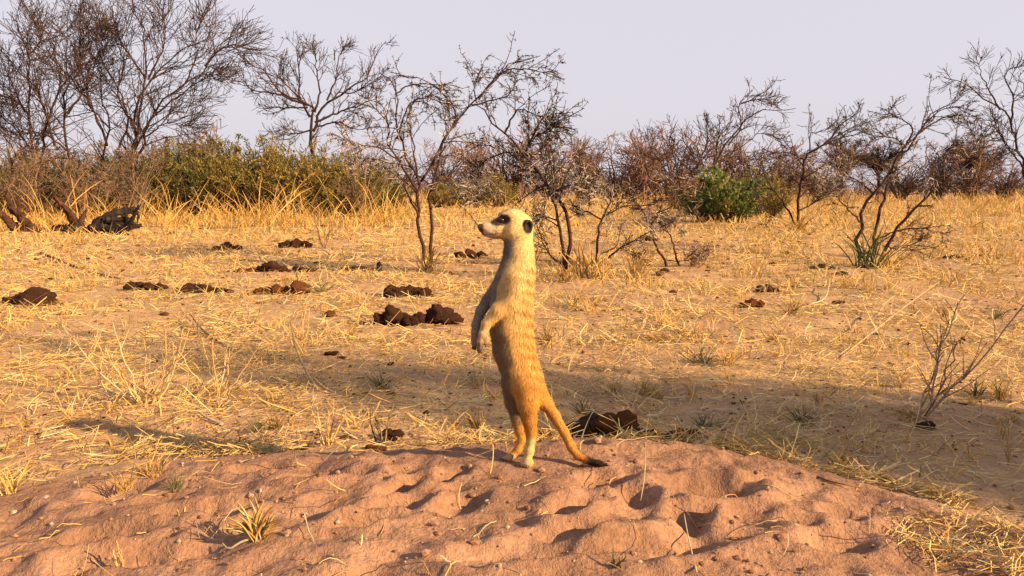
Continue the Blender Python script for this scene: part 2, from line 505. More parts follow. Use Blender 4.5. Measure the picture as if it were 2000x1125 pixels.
def thorn_tree(name, label, cat, limbs, base_px, conv, Y, r0, seed, depth, lv1=(9, .25, .5), lv2=(7, .1, .25), lv3=None,
               thorns=0, thL=(.02, .05), thr=.0011, leaves=0, leafc=None, leafL=(.008, .016), tw=TW_DARK, trop=.04, wig=.13,
               barkmat=None, thc=((.48, .43, .40), (.36, .30, .27)), tmin=.25, group=None, rmin=.0011, ext=None, twr=.55, spurs=0):
    """a bush whose main stems follow traced lines, each stem at its own depth"""
    rg = np.random.default_rng(seed)
    bx, by = conv(*base_px)
    base = P(bx, by, Y); base[2] = gh(base[0], base[1])
    t = thing(name, label, cat, base, group)
    n = 16
    allP, allR = [], []
    for li, (rf, pts) in enumerate(limbs):
        off = rg.uniform(-depth, depth)
        pix = catmull(np.array([conv(*p) for p in pts]), n)
        tt = np.linspace(0, 1, n)
        lift = (by - pix[:, 1]) / max(1, by - min(conv(*p)[1] for l in limbs for p in l[1]))
        Yd = Y + off * np.clip(lift, 0, 1) ** 1.2 + 0.0 * tt
        pp = np.array([P(a, b, y) for (a, b), y in zip(pix, Yd)])
        seglen = np.linalg.norm(pp[-1] - pp[0])
        pp[1:-1] += rg.normal(size=(n - 2, 3)) * seglen * .008
        if np.hypot(*(pix[0] - np.array([bx, by]))) < 45 and rf > .75:
            pp[0, 2] = min(pp[0, 2], gh(pp[0, 0], pp[0, 1]) - .01)
        rr = r0 * rf * (1 - .82 * tt)
        allP.append(pp); allR.append(np.maximum(rr, rmin * 1.2))
    allP = np.array(allP); allR = np.array(allR)
    for i in range(len(limbs)):
        V, qd = tubes(allP[i:i + 1], allR[i:i + 1], 7)
        cap = np.arange(7)[None] + (len(V) - 7)
        me = mesh_np('stem', V - base, [qd, cap])
        obj('trunk' if i == 0 else 'stem', me, barkmat or M_bark, t)
    cb = Buf()
    P1, R1 = grow(allP, allR, lv1[0], lv1[1:3], 8, (.4, 1.1), trop, wig, rg, tmin, .6, .10, rmax=r0 * .5)
    R1 = np.maximum(R1, rmin)
    cb.tube(P1, R1, 4, pick(tw[:2] if len(tw) > 1 else tw, len(P1), rg))
    P2, R2 = grow(P1, R1, lv2[0], lv2[1:3], 6, (.4, 1.1), trop, wig, rg, .15, twr + .1, .14)
    R2 = np.maximum(R2, rmin * .8)
    cb.tube(P2, R2, 3, pick(tw, len(P2), rg))
    tips = [P2]
    P1b, R1b = grow(allP, allR, max(2, lv1[0] // 2), (lv2[1], lv2[2]), 6, (.5, 1.2), trop, wig, rg, tmin, .4, .14, rmax=r0 * .3)
    R1b = np.maximum(R1b, rmin * .8); cb.tube(P1b, R1b, 3, pick(tw, len(P1b), rg)); tips.append(P1b)
    if lv3:
        P3, R3 = grow(P2, R2, lv3[0], lv3[1:3], 4, (.4, 1.1), trop, wig, rg, .15, .7, .14)
        R3 = np.maximum(R3, rmin * .65)
        cb.tube(P3, R3, 3, pick(tw, len(P3), rg)); tips.append(P3)
    if spurs:
        for T_, kk in ((allP, spurs * 3), (P1, spurs), (P2, max(2, spurs // 2))):
            Q, Rr = spikes(T_, kk, (thL[0] * .35, thL[0] * .9), thr * 1.15, rg, .05)
            cb.tube(Q, Rr, 3, pick(tw, len(Q), rg))
    crown = obj('crown', cb.mesh('crown', True, base), M_twig, t)
    if thorns:
        tb = Buf()
        for T_ in [P1] + tips[:2]:
            Q, Rr = spikes(T_, thorns, thL, thr, rg)
            zr = (Q[:, 0, 2] - base[2]) / max(.1, allP[..., 2].max() - base[2])
            keep = rg.random(len(Q)) < .06 + .8 * np.exp(-((zr - .52) / .15) ** 2)
            Q = Q[keep]; Rr = Rr[keep]
            tb.tube(Q, Rr, 3, pick(thc, len(Q), rg, amt=.25))
        obj('thorns', tb.mesh('thorns', False, base), M_thorn, crown, kind='stuff')
    if leaves:
        lb = Buf()
        T_ = tips[0]; k = rg.integers(0, len(T_), leaves); j = rg.integers(1, T_.shape[1], leaves)
        V, qd = leaf_quads(T_[k, j], leafL, (.22, .4), rg)
        lb.add(V, qd, np.repeat(pick(leafc, leaves, rg), 4, axis=0))
        obj('leaves', lb.mesh('leaves', False, base), M_leaf, crown, kind='stuff')
    return t

def crop(x0, y0, s):
    return lambda u, v: (x0 + u / s, y0 + v / s)
C4 = crop(0, 0, 2.25); C5 = crop(450, 50, 2.123); C6 = crop(900, 100, 2.344); C7 = crop(1300, 100, 2.446)

def groundY(px, py):
    return G(px, py)[1]

GOLDL = [(0.171, 0.1272, 0.036), (0.1254, 0.1272, 0.0432), (0.0798, 0.1018, 0.036)]
GREENL = [(0.057, 0.089, 0.036), (0.0912, 0.1145, 0.0432), (0.1368, 0.1272, 0.0576)]
# --- the two thorn bushes behind the meerkat
thorn_tree('thorn_bush', 'arching reddish thorn bush with two dark stems rising from one dry grass clump', 'thorn bush', [
    (1.0, [(800, 985), (780, 790), (775, 660), (700, 460), (690, 270), (660, 220), (615, 195)]),
    (.95, [(835, 980), (838, 850), (830, 700), (870, 590), (900, 440), (1000, 330), (1060, 270), (1120, 190), (1220, 140), (1285, 125)]),
    (.6, [(780, 790), (690, 600), (620, 560), (540, 550), (470, 560)]),
    (.7, [(775, 680), (700, 560), (650, 480), (660, 420), (600, 340), (560, 300)]),
    (.75, [(780, 660), (830, 590), (870, 500), (930, 400), (920, 330), (860, 260), (780, 215), (700, 205)]),
    (.55, [(1030, 305), (1110, 210), (1200, 180), (1300, 195), (1385, 225)]),
    (.45, [(850, 750), (940, 710), (1110, 690)]),
    (.4, [(1020, 320), (1010, 250), (1030, 200), (1050, 165)]),
    (.5, [(690, 470), (740, 330), (820, 300), (900, 340)]),
    (.5, [(780, 650), (760, 500), (730, 400), (760, 310), (840, 285)]),
    (.45, [(1000, 330), (1090, 310), (1150, 290), (1190, 230), (1240, 215)]),
    (.45, [(700, 560), (600, 500), (520, 500), (460, 450)]),
    (.4, [(690, 280), (740, 250), (830, 245), (900, 300)]),
    ], (800, 975), C5, groundY(827, 512), .0115, 21, .38, (11, .14, .40), (4, .05, .14), None, spurs=5, rmin=.0018, thorns=4, thL=(.022, .05), thr=.0016,
    leaves=280, leafc=GREENL + [(.35, .22, .04)], leafL=(.010, .022), trop=-.05)
thorn_tree('thorn_bush', 'leaning thorn bush with forked dark stem and a thick grey-green tangle of twigs', 'thorn bush', [
    (1.0, [(485, 1035), (490, 820), (460, 700), (390, 590), (270, 450), (200, 380), (130, 290), (80, 240), (0, 265)]),
    (.85, [(470, 1030), (450, 820), (420, 690), (370, 570), (280, 520), (180, 440), (90, 430)]),
    (.5, [(390, 590), (300, 480), (330, 380), (400, 270), (435, 250)]),
    (.5, [(430, 640), (510, 610), (590, 600)]),
    (.5, [(485, 990), (400, 920), (350, 800), (330, 740)]),
    (.5, [(420, 690), (425, 500), (400, 420), (380, 365)]),
    (.45, [(300, 480), (380, 440), (400, 350), (455, 320)]),
    (.45, [(280, 460), (180, 470), (90, 520), (20, 600)]),
    (.5, [(200, 380), (260, 270), (360, 300), (420, 330)]),
    ], (485, 1025), C6, groundY(1107, 540), .0112, 22, .34, (12, .13, .36), (5, .05, .14), None, spurs=5, rmin=.0017, thorns=4, thL=(.025, .05), thr=.0016,
    leaves=450, leafc=GREENL, leafL=(.010, .020), trop=-.03)
thorn_tree('thorn_sapling', 'small black forked thorn sapling next to the leaning thorn bush', 'thorn bush', [
    (1.0, [(620, 985), (625, 850), (645, 770), (720, 640), (805, 605)]),
    (.6, [(645, 770), (590, 740), (510, 700)]),
    (.7, [(645, 770), (740, 710), (820, 710), (890, 700)]),
    (.75, [(630, 975), (780, 870), (880, 820), (980, 770), (1015, 735)]),
    (.5, [(640, 930), (720, 900), (790, 940), (800, 1000)]),
    ], (620, 980), C6, groundY(1164, 518), .0085, 23, .22, (7, .10, .28), (5, .05, .14), None, spurs=4, rmin=.0015, thorns=4, thL=(.025, .05), thr=.0017,
    leaves=120, leafc=GREENL)
thorn_tree('thorn_sapling', 'reddish broken thorn stems topped by a mat of long whitish thorns', 'thorn bush', [
    (1.0, [(945, 975), (890, 880), (870, 800), (820, 710), (790, 670)]),
    (.8, [(1005, 1000), (965, 860), (920, 790), (830, 720)]),
    (.5, [(900, 740), (980, 700), (1010, 640)]),
    (.5, [(870, 800), (920, 700), (900, 620)]),
    (.4, [(945, 960), (1020, 960), (1090, 940)]),
    ], (960, 985), C6, groundY(1310, 521), .0080, 24, .22, (9, .10, .26), (6, .05, .15), None, spurs=3, rmin=.0015, thorns=6, thL=(.03, .06), thr=.0019,
    tw=[(.10, .05, .035), (.15, .08, .055)], thc=((.36, .30, .25), (.28, .21, .17)), tmin=.45)
# --- right-hand bushes
thorn_tree('thorn_bush', 'slim upright thorn bush leaning its forked top to one side above pale grass', 'thorn bush', [
    (1.0, [(630, 865), (640, 700), (660, 540), (690, 480), (760, 440), (850, 340), (935, 282)]),
    (.6, [(690, 480), (800, 430), (900, 380), (980, 400)]),
    (.7, [(630, 840), (560, 720), (500, 640), (460, 560), (420, 480)]),
    (.5, [(660, 520), (600, 490), (530, 480)]), (.5, [(640, 760), (700, 730), (740, 680)]),
    (.5, [(690, 480), (690, 400), (720, 390), (785, 368)]), (.5, [(760, 440), (860, 380), (965, 325)]),
    (.5, [(640, 700), (740, 600), (830, 610), (900, 560)]), (.4, [(560, 720), (500, 750), (450, 720)]),
    ], (630, 855), C7, groundY(1557, 450), .017, 25, .7, (8, .2, .55), (5, .1, .26), None, spurs=5, thorns=2, thL=(.03, .06), thr=.0018,
    leaves=300, leafc=GREENL + [(.35, .22, .04)], leafL=(.018, .035), rmin=.0030)
thorn_tree('thorn_bush', 'spreading thorn bush with several leaning stems and a dark grass clump at its foot', 'thorn bush', [
    (1.0, [(935, 980), (935, 800), (990, 680), (1080, 560), (1150, 460), (1220, 370), (1300, 290), (1435, 198)]),
    (.95, [(1000, 985), (1010, 880), (1030, 720), (1070, 600), (1140, 470), (1230, 350), (1250, 215)]),
    (.9, [(1030, 975), (1120, 830), (1230, 710), (1330, 620), (1440, 520), (1545, 425)]),
    (.5, [(1150, 450), (1180, 370), (1100, 310), (1040, 275)]), (.5, [(1200, 400), (1300, 330), (1400, 310), (1500, 322)]),
    (.5, [(935, 820), (850, 730), (780, 660), (740, 640)]), (.4, [(1150, 460), (1100, 420), (1025, 405)]),
    (.45, [(1010, 900), (1100, 860), (1230, 845), (1350, 880)]), (.4, [(1230, 350), (1320, 280), (1425, 263)]),
    (.4, [(1040, 930), (1120, 945), (1220, 900)]), (.5, [(1330, 620), (1330, 500), (1390, 430), (1450, 390)]),
    (.5, [(1440, 520), (1500, 420), (1540, 350)]), (.5, [(990, 680), (920, 620), (860, 600), (800, 590)]),
    ], (985, 975), C7, groundY(1697, 502), .0125, 26, .45, (8, .12, .34), (5, .06, .15), None, spurs=5, rmin=.0018, thorns=3, thL=(.022, .05), thr=.0017,
    leaves=250, leafc=GREENL, trop=.01)
Yt = 20.0
thorn_tree('thorn_tree', 'tall open thorn tree with dark stems behind the bright green shrub', 'thorn tree', [
    (1.0, [(110, 735), (140, 620), (230, 540), (300, 430), (370, 340), (450, 290), (560, 285), (622, 273)]),
    (.6, [(300, 450), (360, 360), (350, 260), (405, 188)]), (.4, [(360, 250), (430, 230), (505, 235)]),
    (.8, [(95, 735), (75, 640), (50, 530), (20, 440), (30, 380)]), (.8, [(120, 720), (150, 560), (100, 450), (60, 400)]),
    (.6, [(230, 540), (260, 400), (320, 330)]), (.6, [(230, 540), (330, 480), (440, 400), (520, 400)]),
    (.7, [(100, 730), (20, 600), (-60, 480), (-90, 400)]), (.5, [(150, 560), (200, 430), (190, 350)]),
    ], (110, 730), C7, Yt, .042, 27, 1.1, (11, .5, 1.2), (6, .25, .6), None, leaves=500, leafc=TW_PURP, leafL=(.03, .06), tw=TW_PURP, rmin=.0068)
thorn_tree('thorn_tree', 'tall bare thorn tree reaching sideways against the sky beyond the golden grass', 'thorn tree', [
    (1.0, [(1745, 735), (1700, 500), (1650, 350), (1600, 280), (1500, 210), (1430, 150), (1335, 128)]),
    (.7, [(1650, 350), (1660, 220), (1620, 110), (1710, 68)]), (.6, [(1600, 280), (1540, 180), (1500, 80), (1510, 25)]),
    (.6, [(1720, 560), (1650, 480), (1580, 380), (1540, 320)]), (.8, [(1750, 735), (1760, 500), (1740, 300), (1712, 150)]),
    (.6, [(1745, 600), (1850, 400), (1900, 250)]), (.5, [(1700, 500), (1620, 430), (1560, 300)]),
    ], (1745, 730), C7, 20.0, .042, 28, 1.1, (11, .5, 1.2), (6, .25, .6), None, tw=TW_DARK, rmin=.0070)
thorn_tree('thorn_tree', 'leafless flat-topped tree with one bare trunk rising behind the green shrubs', 'thorn tree', [
    (1.0, [(345, 745), (345, 520), (335, 400), (320, 330), (220, 290), (150, 200), (55, 128)]),
    (.7, [(345, 440), (380, 350), (460, 280), (560, 220), (600, 120), (645, 65)]),
    (.6, [(330, 380), (290, 300), (285, 200), (275, 85)]), (.6, [(350, 360), (370, 290), (360, 200), (345, 95)]),
    (.6, [(350, 400), (450, 360), (560, 320), (630, 290)]), (.5, [(320, 340), (240, 340), (160, 340)]),
    (.5, [(400, 310), (440, 220), (450, 130), (510, 55)]), (.6, [(320, 330), (180, 280), (80, 260), (45, 185)]),
    (.5, [(350, 430), (260, 450), (185, 460)]), (.5, [(350, 420), (440, 400), (520, 430), (580, 420)]),
    (.4, [(460, 280), (530, 270), (640, 200)]), (.4, [(290, 300), (210, 220), (200, 150)]),
    ], (345, 743), C5, 20.0, .056, 29, 1.2, (13, .5, 1.1), (7, .2, .55), None, leaves=900, leafc=TW_PURP, leafL=(.03, .06), tw=TW_PURP, rmin=.0070, trop=.06)
# --- the big leafless pair at the left
YL = groundY(253, 425)
thorn_tree('bare_tree', 'large leafless many-stemmed tree growing beside the charred fallen log', 'bare tree', [
    (1.0, [(570, 965), (575, 800), (590, 600), (620, 450), (650, 350), (640, 200), (620, 100), (560, 5)]),
    (.95, [(580, 965), (585, 720), (680, 500), (800, 380), (900, 290), (950, 200), (1075, 138)]),
    (.8, [(600, 640), (590, 500), (660, 350), (800, 220), (900, 160), (965, 105)]),
    (.6, [(640, 340), (560, 230), (480, 130), (365, 32)]),
    (.8, [(500, 950), (560, 780), (600, 650), (700, 530), (800, 480), (890, 430)]),
    (.5, [(640, 600), (740, 540), (850, 560)]), (.8, [(430, 940), (440, 740), (480, 560), (440, 380), (420, 200), (390, 130)]),
    (.7, [(520, 660), (560, 500), (470, 300), (420, 150)]), (.6, [(650, 350), (720, 200), (720, 80), (700, 30)]),
    (.6, [(680, 500), (790, 420), (900, 340), (990, 325)]), (.6, [(900, 290), (980, 210), (1090, 195)]),
    (.6, [(590, 560), (520, 420), (540, 280), (500, 60), (510, 0)]), (.6, [(480, 560), (400, 460), (360, 330), (330, 240)]),
    (.5, [(800, 380), (860, 260), (860, 160), (910, 30)]),
    ], (560, 960), C4, YL, .025, 30, 1.0, (23, .5, 1.2), (7, .2, .55), None, tw=TW_PURP, rmin=.0042, trop=.05, leaves=150, leafc=TW_PURP, leafL=(.03, .05))
thorn_tree('bare_tree', 'leafless dense tree with one pale trunk rising between dry shrubs and logs', 'bare tree', [
    (1.0, [(360, 960), (350, 740), (290, 660), (295, 400), (300, 300), (280, 200), (345, 75)]),
    (.9, [(180, 965), (170, 800), (150, 680), (130, 500), (120, 250), (70, 100), (30, 52)]),
    (.8, [(40, 965), (45, 800), (70, 680), (150, 600), (60, 380), (-20, 290)]),
    (.8, [(470, 640), (430, 520), (330, 380), (250, 280), (160, 190)]),
    (.7, [(240, 640), (180, 430), (100, 330), (-10, 210)]),
    (.8, [(170, 790), (200, 560), (260, 400), (240, 200), (200, 110)]),
    (.7, [(150, 680), (60, 560), (-40, 480)]), (.7, [(295, 500), (380, 380), (430, 250), (470, 200)]),
    (.6, [(130, 500), (40, 430), (-40, 420)]), (.6, [(290, 660), (200, 590), (100, 580), (0, 560)]),
    (.6, [(120, 250), (180, 170), (140, 100)]), (.6, [(260, 400), (340, 280), (360, 160), (440, 120)]),
    ], (280, 962), C4, YL - .3, .025, 31, 1.0, (24, .5, 1.2), (7, .2, .55), None, tw=TW_PURP, rmin=.0042, trop=.05)

# ------------------------------------------------------------------ dry and green shrubs
def dry_shrub_meshes(seed, h, w, cols, nst=14, rmin=.003, k1=7, k2=6):
    rg = np.random.default_rng(seed)
    n = 8
    a = rg.uniform(0, 2 * math.pi, nst); lean = rg.uniform(.1, 1, nst)
    tip = np.stack([np.cos(a) * lean * w, np.sin(a) * lean * w, h * rg.uniform(.55, 1, nst)], -1)
    s = np.linspace(0, 1, n)[None, :, None]
    mid = np.stack([tip[:, 0] * .3, tip[:, 1] * .3, tip[:, 2] * .6], -1)
    st = np.stack([np.cos(a) * .05 * w, np.sin(a) * .05 * w, -0.03 * np.ones(nst)], -1)
    Pm = (1 - s) ** 2 * st[:, None] + 2 * s * (1 - s) * mid[:, None] + s * s * tip[:, None]
    Pm += rg.normal(size=Pm.shape) * .012 * h
    Rm = np.tile(rmin * 3.2 * (1 - .7 * np.linspace(0, 1, n)), (nst, 1))
    sb = Buf(); sb.tube(Pm, Rm, 5, pick(cols, nst, rg))
    cb = Buf()
    P1, R1 = grow(Pm, Rm, k1, (.3 * h, .55 * h), 7, (.4, 1.2), .05, .2, rg, .15, .7, .1); R1 = np.maximum(R1, rmin)
    cb.tube(P1, R1, 3, pick(cols, len(P1), rg))
    P2, R2 = grow(P1, R1, k2, (.12 * h, .3 * h), 5, (.4, 1.2), .04, .2, rg, .1, .8, .15); R2 = np.maximum(R2, rmin * .7)
    cb.tube(P2, R2, 3, pick(cols, len(P2), rg))
    return sb.mesh('stems'), cb.mesh('crown'), (P1, P2)

def shrub(name, label, meshes, mats, loc, rz, sc, group=None, cat='shrub'):
    t = thing(name, label, cat, loc, group, rz, sc)
    for (nm, me), mt in zip(meshes, mats):
        obj(nm, me, mt, t, kind='stuff' if nm in ('leaves', 'thorns') else None)
    return t

s1, c1, _ = dry_shrub_meshes(51, 1.0, .75, [(.14, .085, .08), (.18, .11, .095), (.22, .13, .09)], 14, .0048)
s2, c2, _ = dry_shrub_meshes(52, 1.0, .9, [(.175, .105, .078), (.14, .092, .085), (.22, .14, .09)], 15, .0048)
s3, c3, tp3 = dry_shrub_meshes(53, 1.0, .8, [(.17, .105, .07), (.24, .165, .12), (.12, .068, .045)], 13, .0032)
rg = np.random.default_rng(530)
tb = Buf(); Q, Rr = spikes(tp3[1], 1, (.03, .06), .002, rg); tb.tube(Q, Rr, 3, pick([(.30, .24, .21), (.22, .165, .14)], len(Q), rg))
th3 = tb.mesh('thorns', False)
rg = np.random.default_rng(54)
FAR = [  # px, base py, height px, width factor, kind -- dry shrubs of the middle and far distance
    (330, 398, 125, 1.2, 1), (405, 397, 140, 1.1, 0), (700, 396, 110, 1.2, 0), (770, 397, 95, 1.3, 1), (860, 396, 110, 1.2, 0), (930, 397, 120, 1.2, 0),
    (1000, 395, 135, 1.3, 0), (1075, 396, 120, 1.2, 1), (1140, 396, 115, 1.2, 0), (1205, 396, 125, 1.3, 1), (1260, 397, 135, 1.2, 0), (1320, 396, 130, 1.2, 0),
    (1400, 395, 130, 1.2, 1), (1465, 396, 120, 1.3, 0), (1530, 395, 105, 1.2, 1), (1600, 394, 110, 1.2, 1), (1760, 392, 85, 1.4, 1), (1830, 392, 105, 1.2, 0), (1895, 393, 115, 1.3, 1),
    (1960, 391, 75, 1.3, 0), (2040, 391, 80, 1.3, 1), (-30, 398, 120, 1.3, 1), (60, 398, 110, 1.3, 0), (200, 398, 110, 1.4, 1), (2150, 391, 80, 1.3, 1), (-150, 395, 110, 1.3, 0), (-270, 395, 115, 1.3, 1), (-390, 394, 100, 1.3, 0), (-520, 394, 110, 1.3, 1), (2260, 391, 85, 1.3, 0), (2370, 391, 95, 1.3, 1), (2490, 391, 85, 1.3, 0)]
for i, (px, py, hp, wf, k) in enumerate(FAR):
    g_ = G(px, py); h = hp * g_[1] / F
    sm, cm = ((s1, c1), (s2, c2))[k]
    shrub('dry_shrub', ['purplish leafless shrub in the far hedge of scrub behind the grass', 'rusty brown leafless shrub in the far hedge of scrub behind the grass'][k],
          [('stems', sm), ('crown', cm)], [M_twig, M_twig], g_, rg.uniform(0, 6.28), (h * wf, h * wf, h), ['purplish far shrubs', 'rusty far shrubs'][k])
# far scrub line that reads as one mass
fb = Buf(); rg = np.random.default_rng(55)
nS = 5200
yy = rg.uniform(36, 95, nS); xx = rg.uniform(-1.5, 1.5, nS) * yy
keep = fbm(xx * .05, yy * .05, 9, 3) > -.35
xx, yy = xx[keep], yy[keep]; nS = len(xx)
hh = rg.uniform(.7, 1.6, nS) * (1 + .6 * gnoise(xx * .12, yy * .12, 10)) * yy / 55.0
p0 = np.stack([xx, yy, np.full(nS, -.05)], -1)
p1 = p0 + np.stack([rg.normal(size=nS) * .25 * hh, rg.normal(size=nS) * .25 * hh, hh * .55], -1)
p2 = p1 + np.stack([rg.normal(size=nS) * .35 * hh, rg.normal(size=nS) * .35 * hh, hh * .4], -1)
Pm = np.stack([p0, p1, p2], 1); Rm = np.tile(np.array([.035, .022, .008]), (nS, 1))
fb.tube(Pm, Rm, 3, pick(TW_PURP, nS, rg))
P1, R1 = grow(Pm, Rm, 6, (.4, .9), 4, (.4, 1.3), .08, .25, rg, .1, .8); R1 = np.maximum(R1, .011)
fb.ribbon(P1, R1, pick([(.14, .09, .09), (.19, .115, .095)], len(P1), rg))
tag(obj('far_scrub', fb.mesh('far_scrub'), M_twig), 'distant belt of leafless purplish scrub along the horizon', 'scrub', kind='stuff')

# two darker round-crowned thorn trees far behind the right-hand bushes
def round_tree(px, py, hp, wpx, seed, label):
    rg = np.random.default_rng(seed); g_ = G(px, py); h = hp * g_[1] / F; w = wpx * g_[1] / F
    t = thing('thorn_tree', label, 'thorn tree', g_)
    tr = catmull([(0, 0, -.05), (.05, .02, h * .25), (.02, 0, h * .5)], 8)[None]
    rr = np.linspace(.07, .05, 8)[None]
    V, qd = tubes(tr, rr, 7); obj('trunk', mesh_np('trunk', V, [qd]), M_bark, t)
    a = rg.uniform(0, 6.28, 22); s = np.linspace(0, 1, 8)[None, :, None]
    tip = np.stack([np.cos(a) * w * .5 * rg.uniform(.3, 1, 22), np.sin(a) * w * .5 * rg.uniform(.3, 1, 22), h * rg.uniform(.6, 1, 22)], -1)
    st = np.tile(np.array([0, 0, h * .42]), (22, 1)); mid = (st + tip) / 2 + np.array([0, 0, h * .1])
    Pm = (1 - s) ** 2 * st[:, None] + 2 * s * (1 - s) * mid[:, None] + s * s * tip[:, None]
    Rm = np.tile(np.linspace(.035, .012, 8), (22, 1))
    cb = Buf(); cb.tube(Pm, Rm, 4, pick(TW_DARK, 22, rg))
    P1, R1 = grow(Pm, Rm, 12, (.3, .7), 6, (.4, 1.3), .05, .25, rg, .2, .6); R1 = np.maximum(R1, .008)
    cb.tube(P1, R1, 3, pick(TW_DARK, len(P1), rg))
    P2, R2 = grow(P1, R1, 9, (.12, .3), 4, (.4, 1.3), .03, .25, rg, .1, .7); R2 = np.maximum(R2, .006)
    cb.tube(P2, R2, 3, pick(TW_DARK + [(.10, .08, .085)], len(P2), rg))
    obj('crown', cb.mesh('crown'), M_twig, t)
round_tree(1640, 392, 122, 120, 61, 'dark rounded thorn tree showing between two thorn bushes')
round_tree(1712, 391, 112, 110, 62, 'dark thorn tree half hidden by the spreading thorn bush')
round_tree(1905, 392, 118, 150, 63, 'wide low dark thorn tree beyond the golden grass')

# pale thorny shrubs under the big bare trees
for px, py, hp, wf, lab in [(60, 432, 135, 1.1, 'pale dead thorn shrub tangled round the reddish leaning log'), (165, 430, 125, 1.1, 'pale dead thorn shrub under the pale-trunked bare tree'),
                       (262, 428, 135, 1.0, 'pale dead thorn shrub above the charred log'), (705, 425, 100, .9, 'grey thorn shrub with pale spines over a dark hollow')]:
    g_ = G(px, py); h = hp * g_[1] / F
    shrub('thorn_shrub', lab, [('stems', s3), ('crown', c3), ('thorns', th3)], [M_twig, M_twig, M_thorn], g_, rg.uniform(0, 6), (h * wf, h * wf, h))

def broom_meshes(seed, cols, nsh=230, nleaf=17000, w=.6, leafL=(.020, .05), Wd=(.09, .17), stemc=((.13, .09, .04), (.09, .055, .03))):
    """upright leafy shrub, 1 m tall"""
    rg = np.random.default_rng(seed); n = 9
    a = rg.uniform(0, 6.283, nsh); rad = np.sqrt(rg.random(nsh))
    bx = np.cos(a) * rad * w * .45; by = np.sin(a) * rad * w * .45
    L = (1 - .45 * rad ** 2) * rg.uniform(.55, 1.05, nsh)
    out = rad * rg.uniform(.2, .9, nsh)
    pts = []; p = np.stack([bx, by, np.full(nsh, -.03)], -1)
    d = nrm(np.stack([np.cos(a) * out * .7, np.sin(a) * out * .7, np.ones(nsh)], -1))
    for j in range(n):
        pts.append(p); d = nrm(d + rg.normal(size=(nsh, 3)) * .10 + np.array([0, 0, .02])); p = p + d * (L / (n - 1))[:, None]
    Pm = np.stack(pts, 1); Rm = np.tile(np.linspace(.007, .0025, n), (nsh, 1))
    sb = Buf(); sb.tube(Pm, Rm, 3, pick(stemc, nsh, rg))
    P1, R1 = grow(Pm, Rm, 6, (.12, .28), 5, (.25, .8), .06, .12, rg, .25, .7); R1 = np.maximum(R1, .002)
    sb.tube(P1, R1, 3, pick(stemc, len(P1), rg))
    k = rg.integers(0, len(P1), nleaf); j = rg.integers(0, 4, nleaf)
    C = P1[k, j] * .5 + P1[k, j + 1] * .5 + rg.normal(size=(nleaf, 3)) * .012
    T = nrm(P1[k, j + 1] - P1[k, j])
    V, qd = leaf_quads(C, leafL, Wd, rg, .3, T)
    shade = pick(cols, nsh, rg, amt=.25)[(k // 6) % nsh]
    lb = Buf(); lb.add(V, qd, np.repeat(np.clip(shade * vary(1, nleaf, rg, .25), 0.005, .9), 4, axis=0))
    return sb.mesh('stems'), lb.mesh('leaves', False)
OLIVE = [(0.2788, 0.2392, 0.0477), (0.354, 0.2701, 0.059), (0.1958, 0.193, 0.0449), (0.452, 0.3087, 0.0772)]
DKGRN = [(0.0969, 0.1336, 0.0403), (0.1368, 0.159, 0.049), (0.0684, 0.1018, 0.036), (0.1938, 0.1844, 0.0576)]
BRIGHT = [(0.1805, 0.2226, 0.042), (0.1235, 0.1855, 0.0408), (0.266, 0.2544, 0.06), (0.0855, 0.1325, 0.0336)]
bo1 = broom_meshes(71, OLIVE); bo2 = broom_meshes(72, OLIVE + DKGRN[:1], 200, 16000, .7); bd = broom_meshes(73, DKGRN, 220, 17000, .7)
bb = broom_meshes(74, BRIGHT, 110, 6500, .7, (.04, .10), (.13, .26))
SHR = [ # px, base, height px, width factor, kind, label
    (120, 418, 135, 1.5, bo2, 'olive shrub in shade behind the leaning stump'),
    (20, 416, 130, 1.5, bo1, 'olive shrub behind the reddish leaning log'),
    (225, 416, 140, 1.5, bo2, 'olive shrub behind the charred fallen log'),
    (325, 420, 150, 1.5, bd, 'dark green shrub beside the big bare tree with a browned top'),
    (400, 419, 158, 1.5, bo1, 'upright olive shrub with feathery shoots next to the dark green shrub'),
    (470, 421, 160, 1.4, bo2, 'dense olive feathery shrub in the middle of the green thicket'),
    (540, 420, 165, 1.4, bo2, 'tallest olive shrub of the green thicket with loose upright shoots'),
    (605, 422, 148, 1.5, bo1, 'olive shrub standing in front of the bare flat-topped tree trunk'),
    (670, 423, 132, 1.5, bo2, 'yellowing olive shrub at the thicket end with golden grass below'),
    (735, 420, 105, 1.2, bd, 'low dark green shrub with a black hollow beneath'),
    (960, 405, 72, 1.5, bo1, 'small yellow-green shrub seen low between the two thorn bushes'),
    (880, 406, 62, 1.5, bo2, 'low olive shrub behind the double-stemmed thorn bush'),
    (1405, 434, 112, 1.35, bb, 'bright green leafy shrub at the foot of the tall open thorn tree'),
    (1475, 425, 100, 1.3, bo1, 'olive brown shrub leaning against the bright green shrub'),
    (1350, 420, 70, 1.3, bo2, 'low olive shrub half behind the bright green shrub')]
for px, py, hp, wf, ms, lab in SHR:
    g_ = G(px, py); h = hp * g_[1] / F
    shrub('leafy_shrub', lab, [('stems', ms[0]), ('leaves', ms[1])], [M_twig, M_leaf], g_, rg.uniform(0, 6), (h * wf, h * wf, h))

# shrubs and a bare thorn tree standing to the right outside the picture (they throw the long shadows over the plain)
for (x, y, sx, sz, ms, lab) in [(3.35, -.06, .68, 2.45, bd, 'tall narrow dark green shrub out on the sunny side of the mound')]:
    shrub('leafy_shrub', lab, [('stems', ms[0]), ('leaves', ms[1])], [M_twig, M_leaf], (x, y, gh(x, y)), 1.0, (sx, sx * .75, sz))

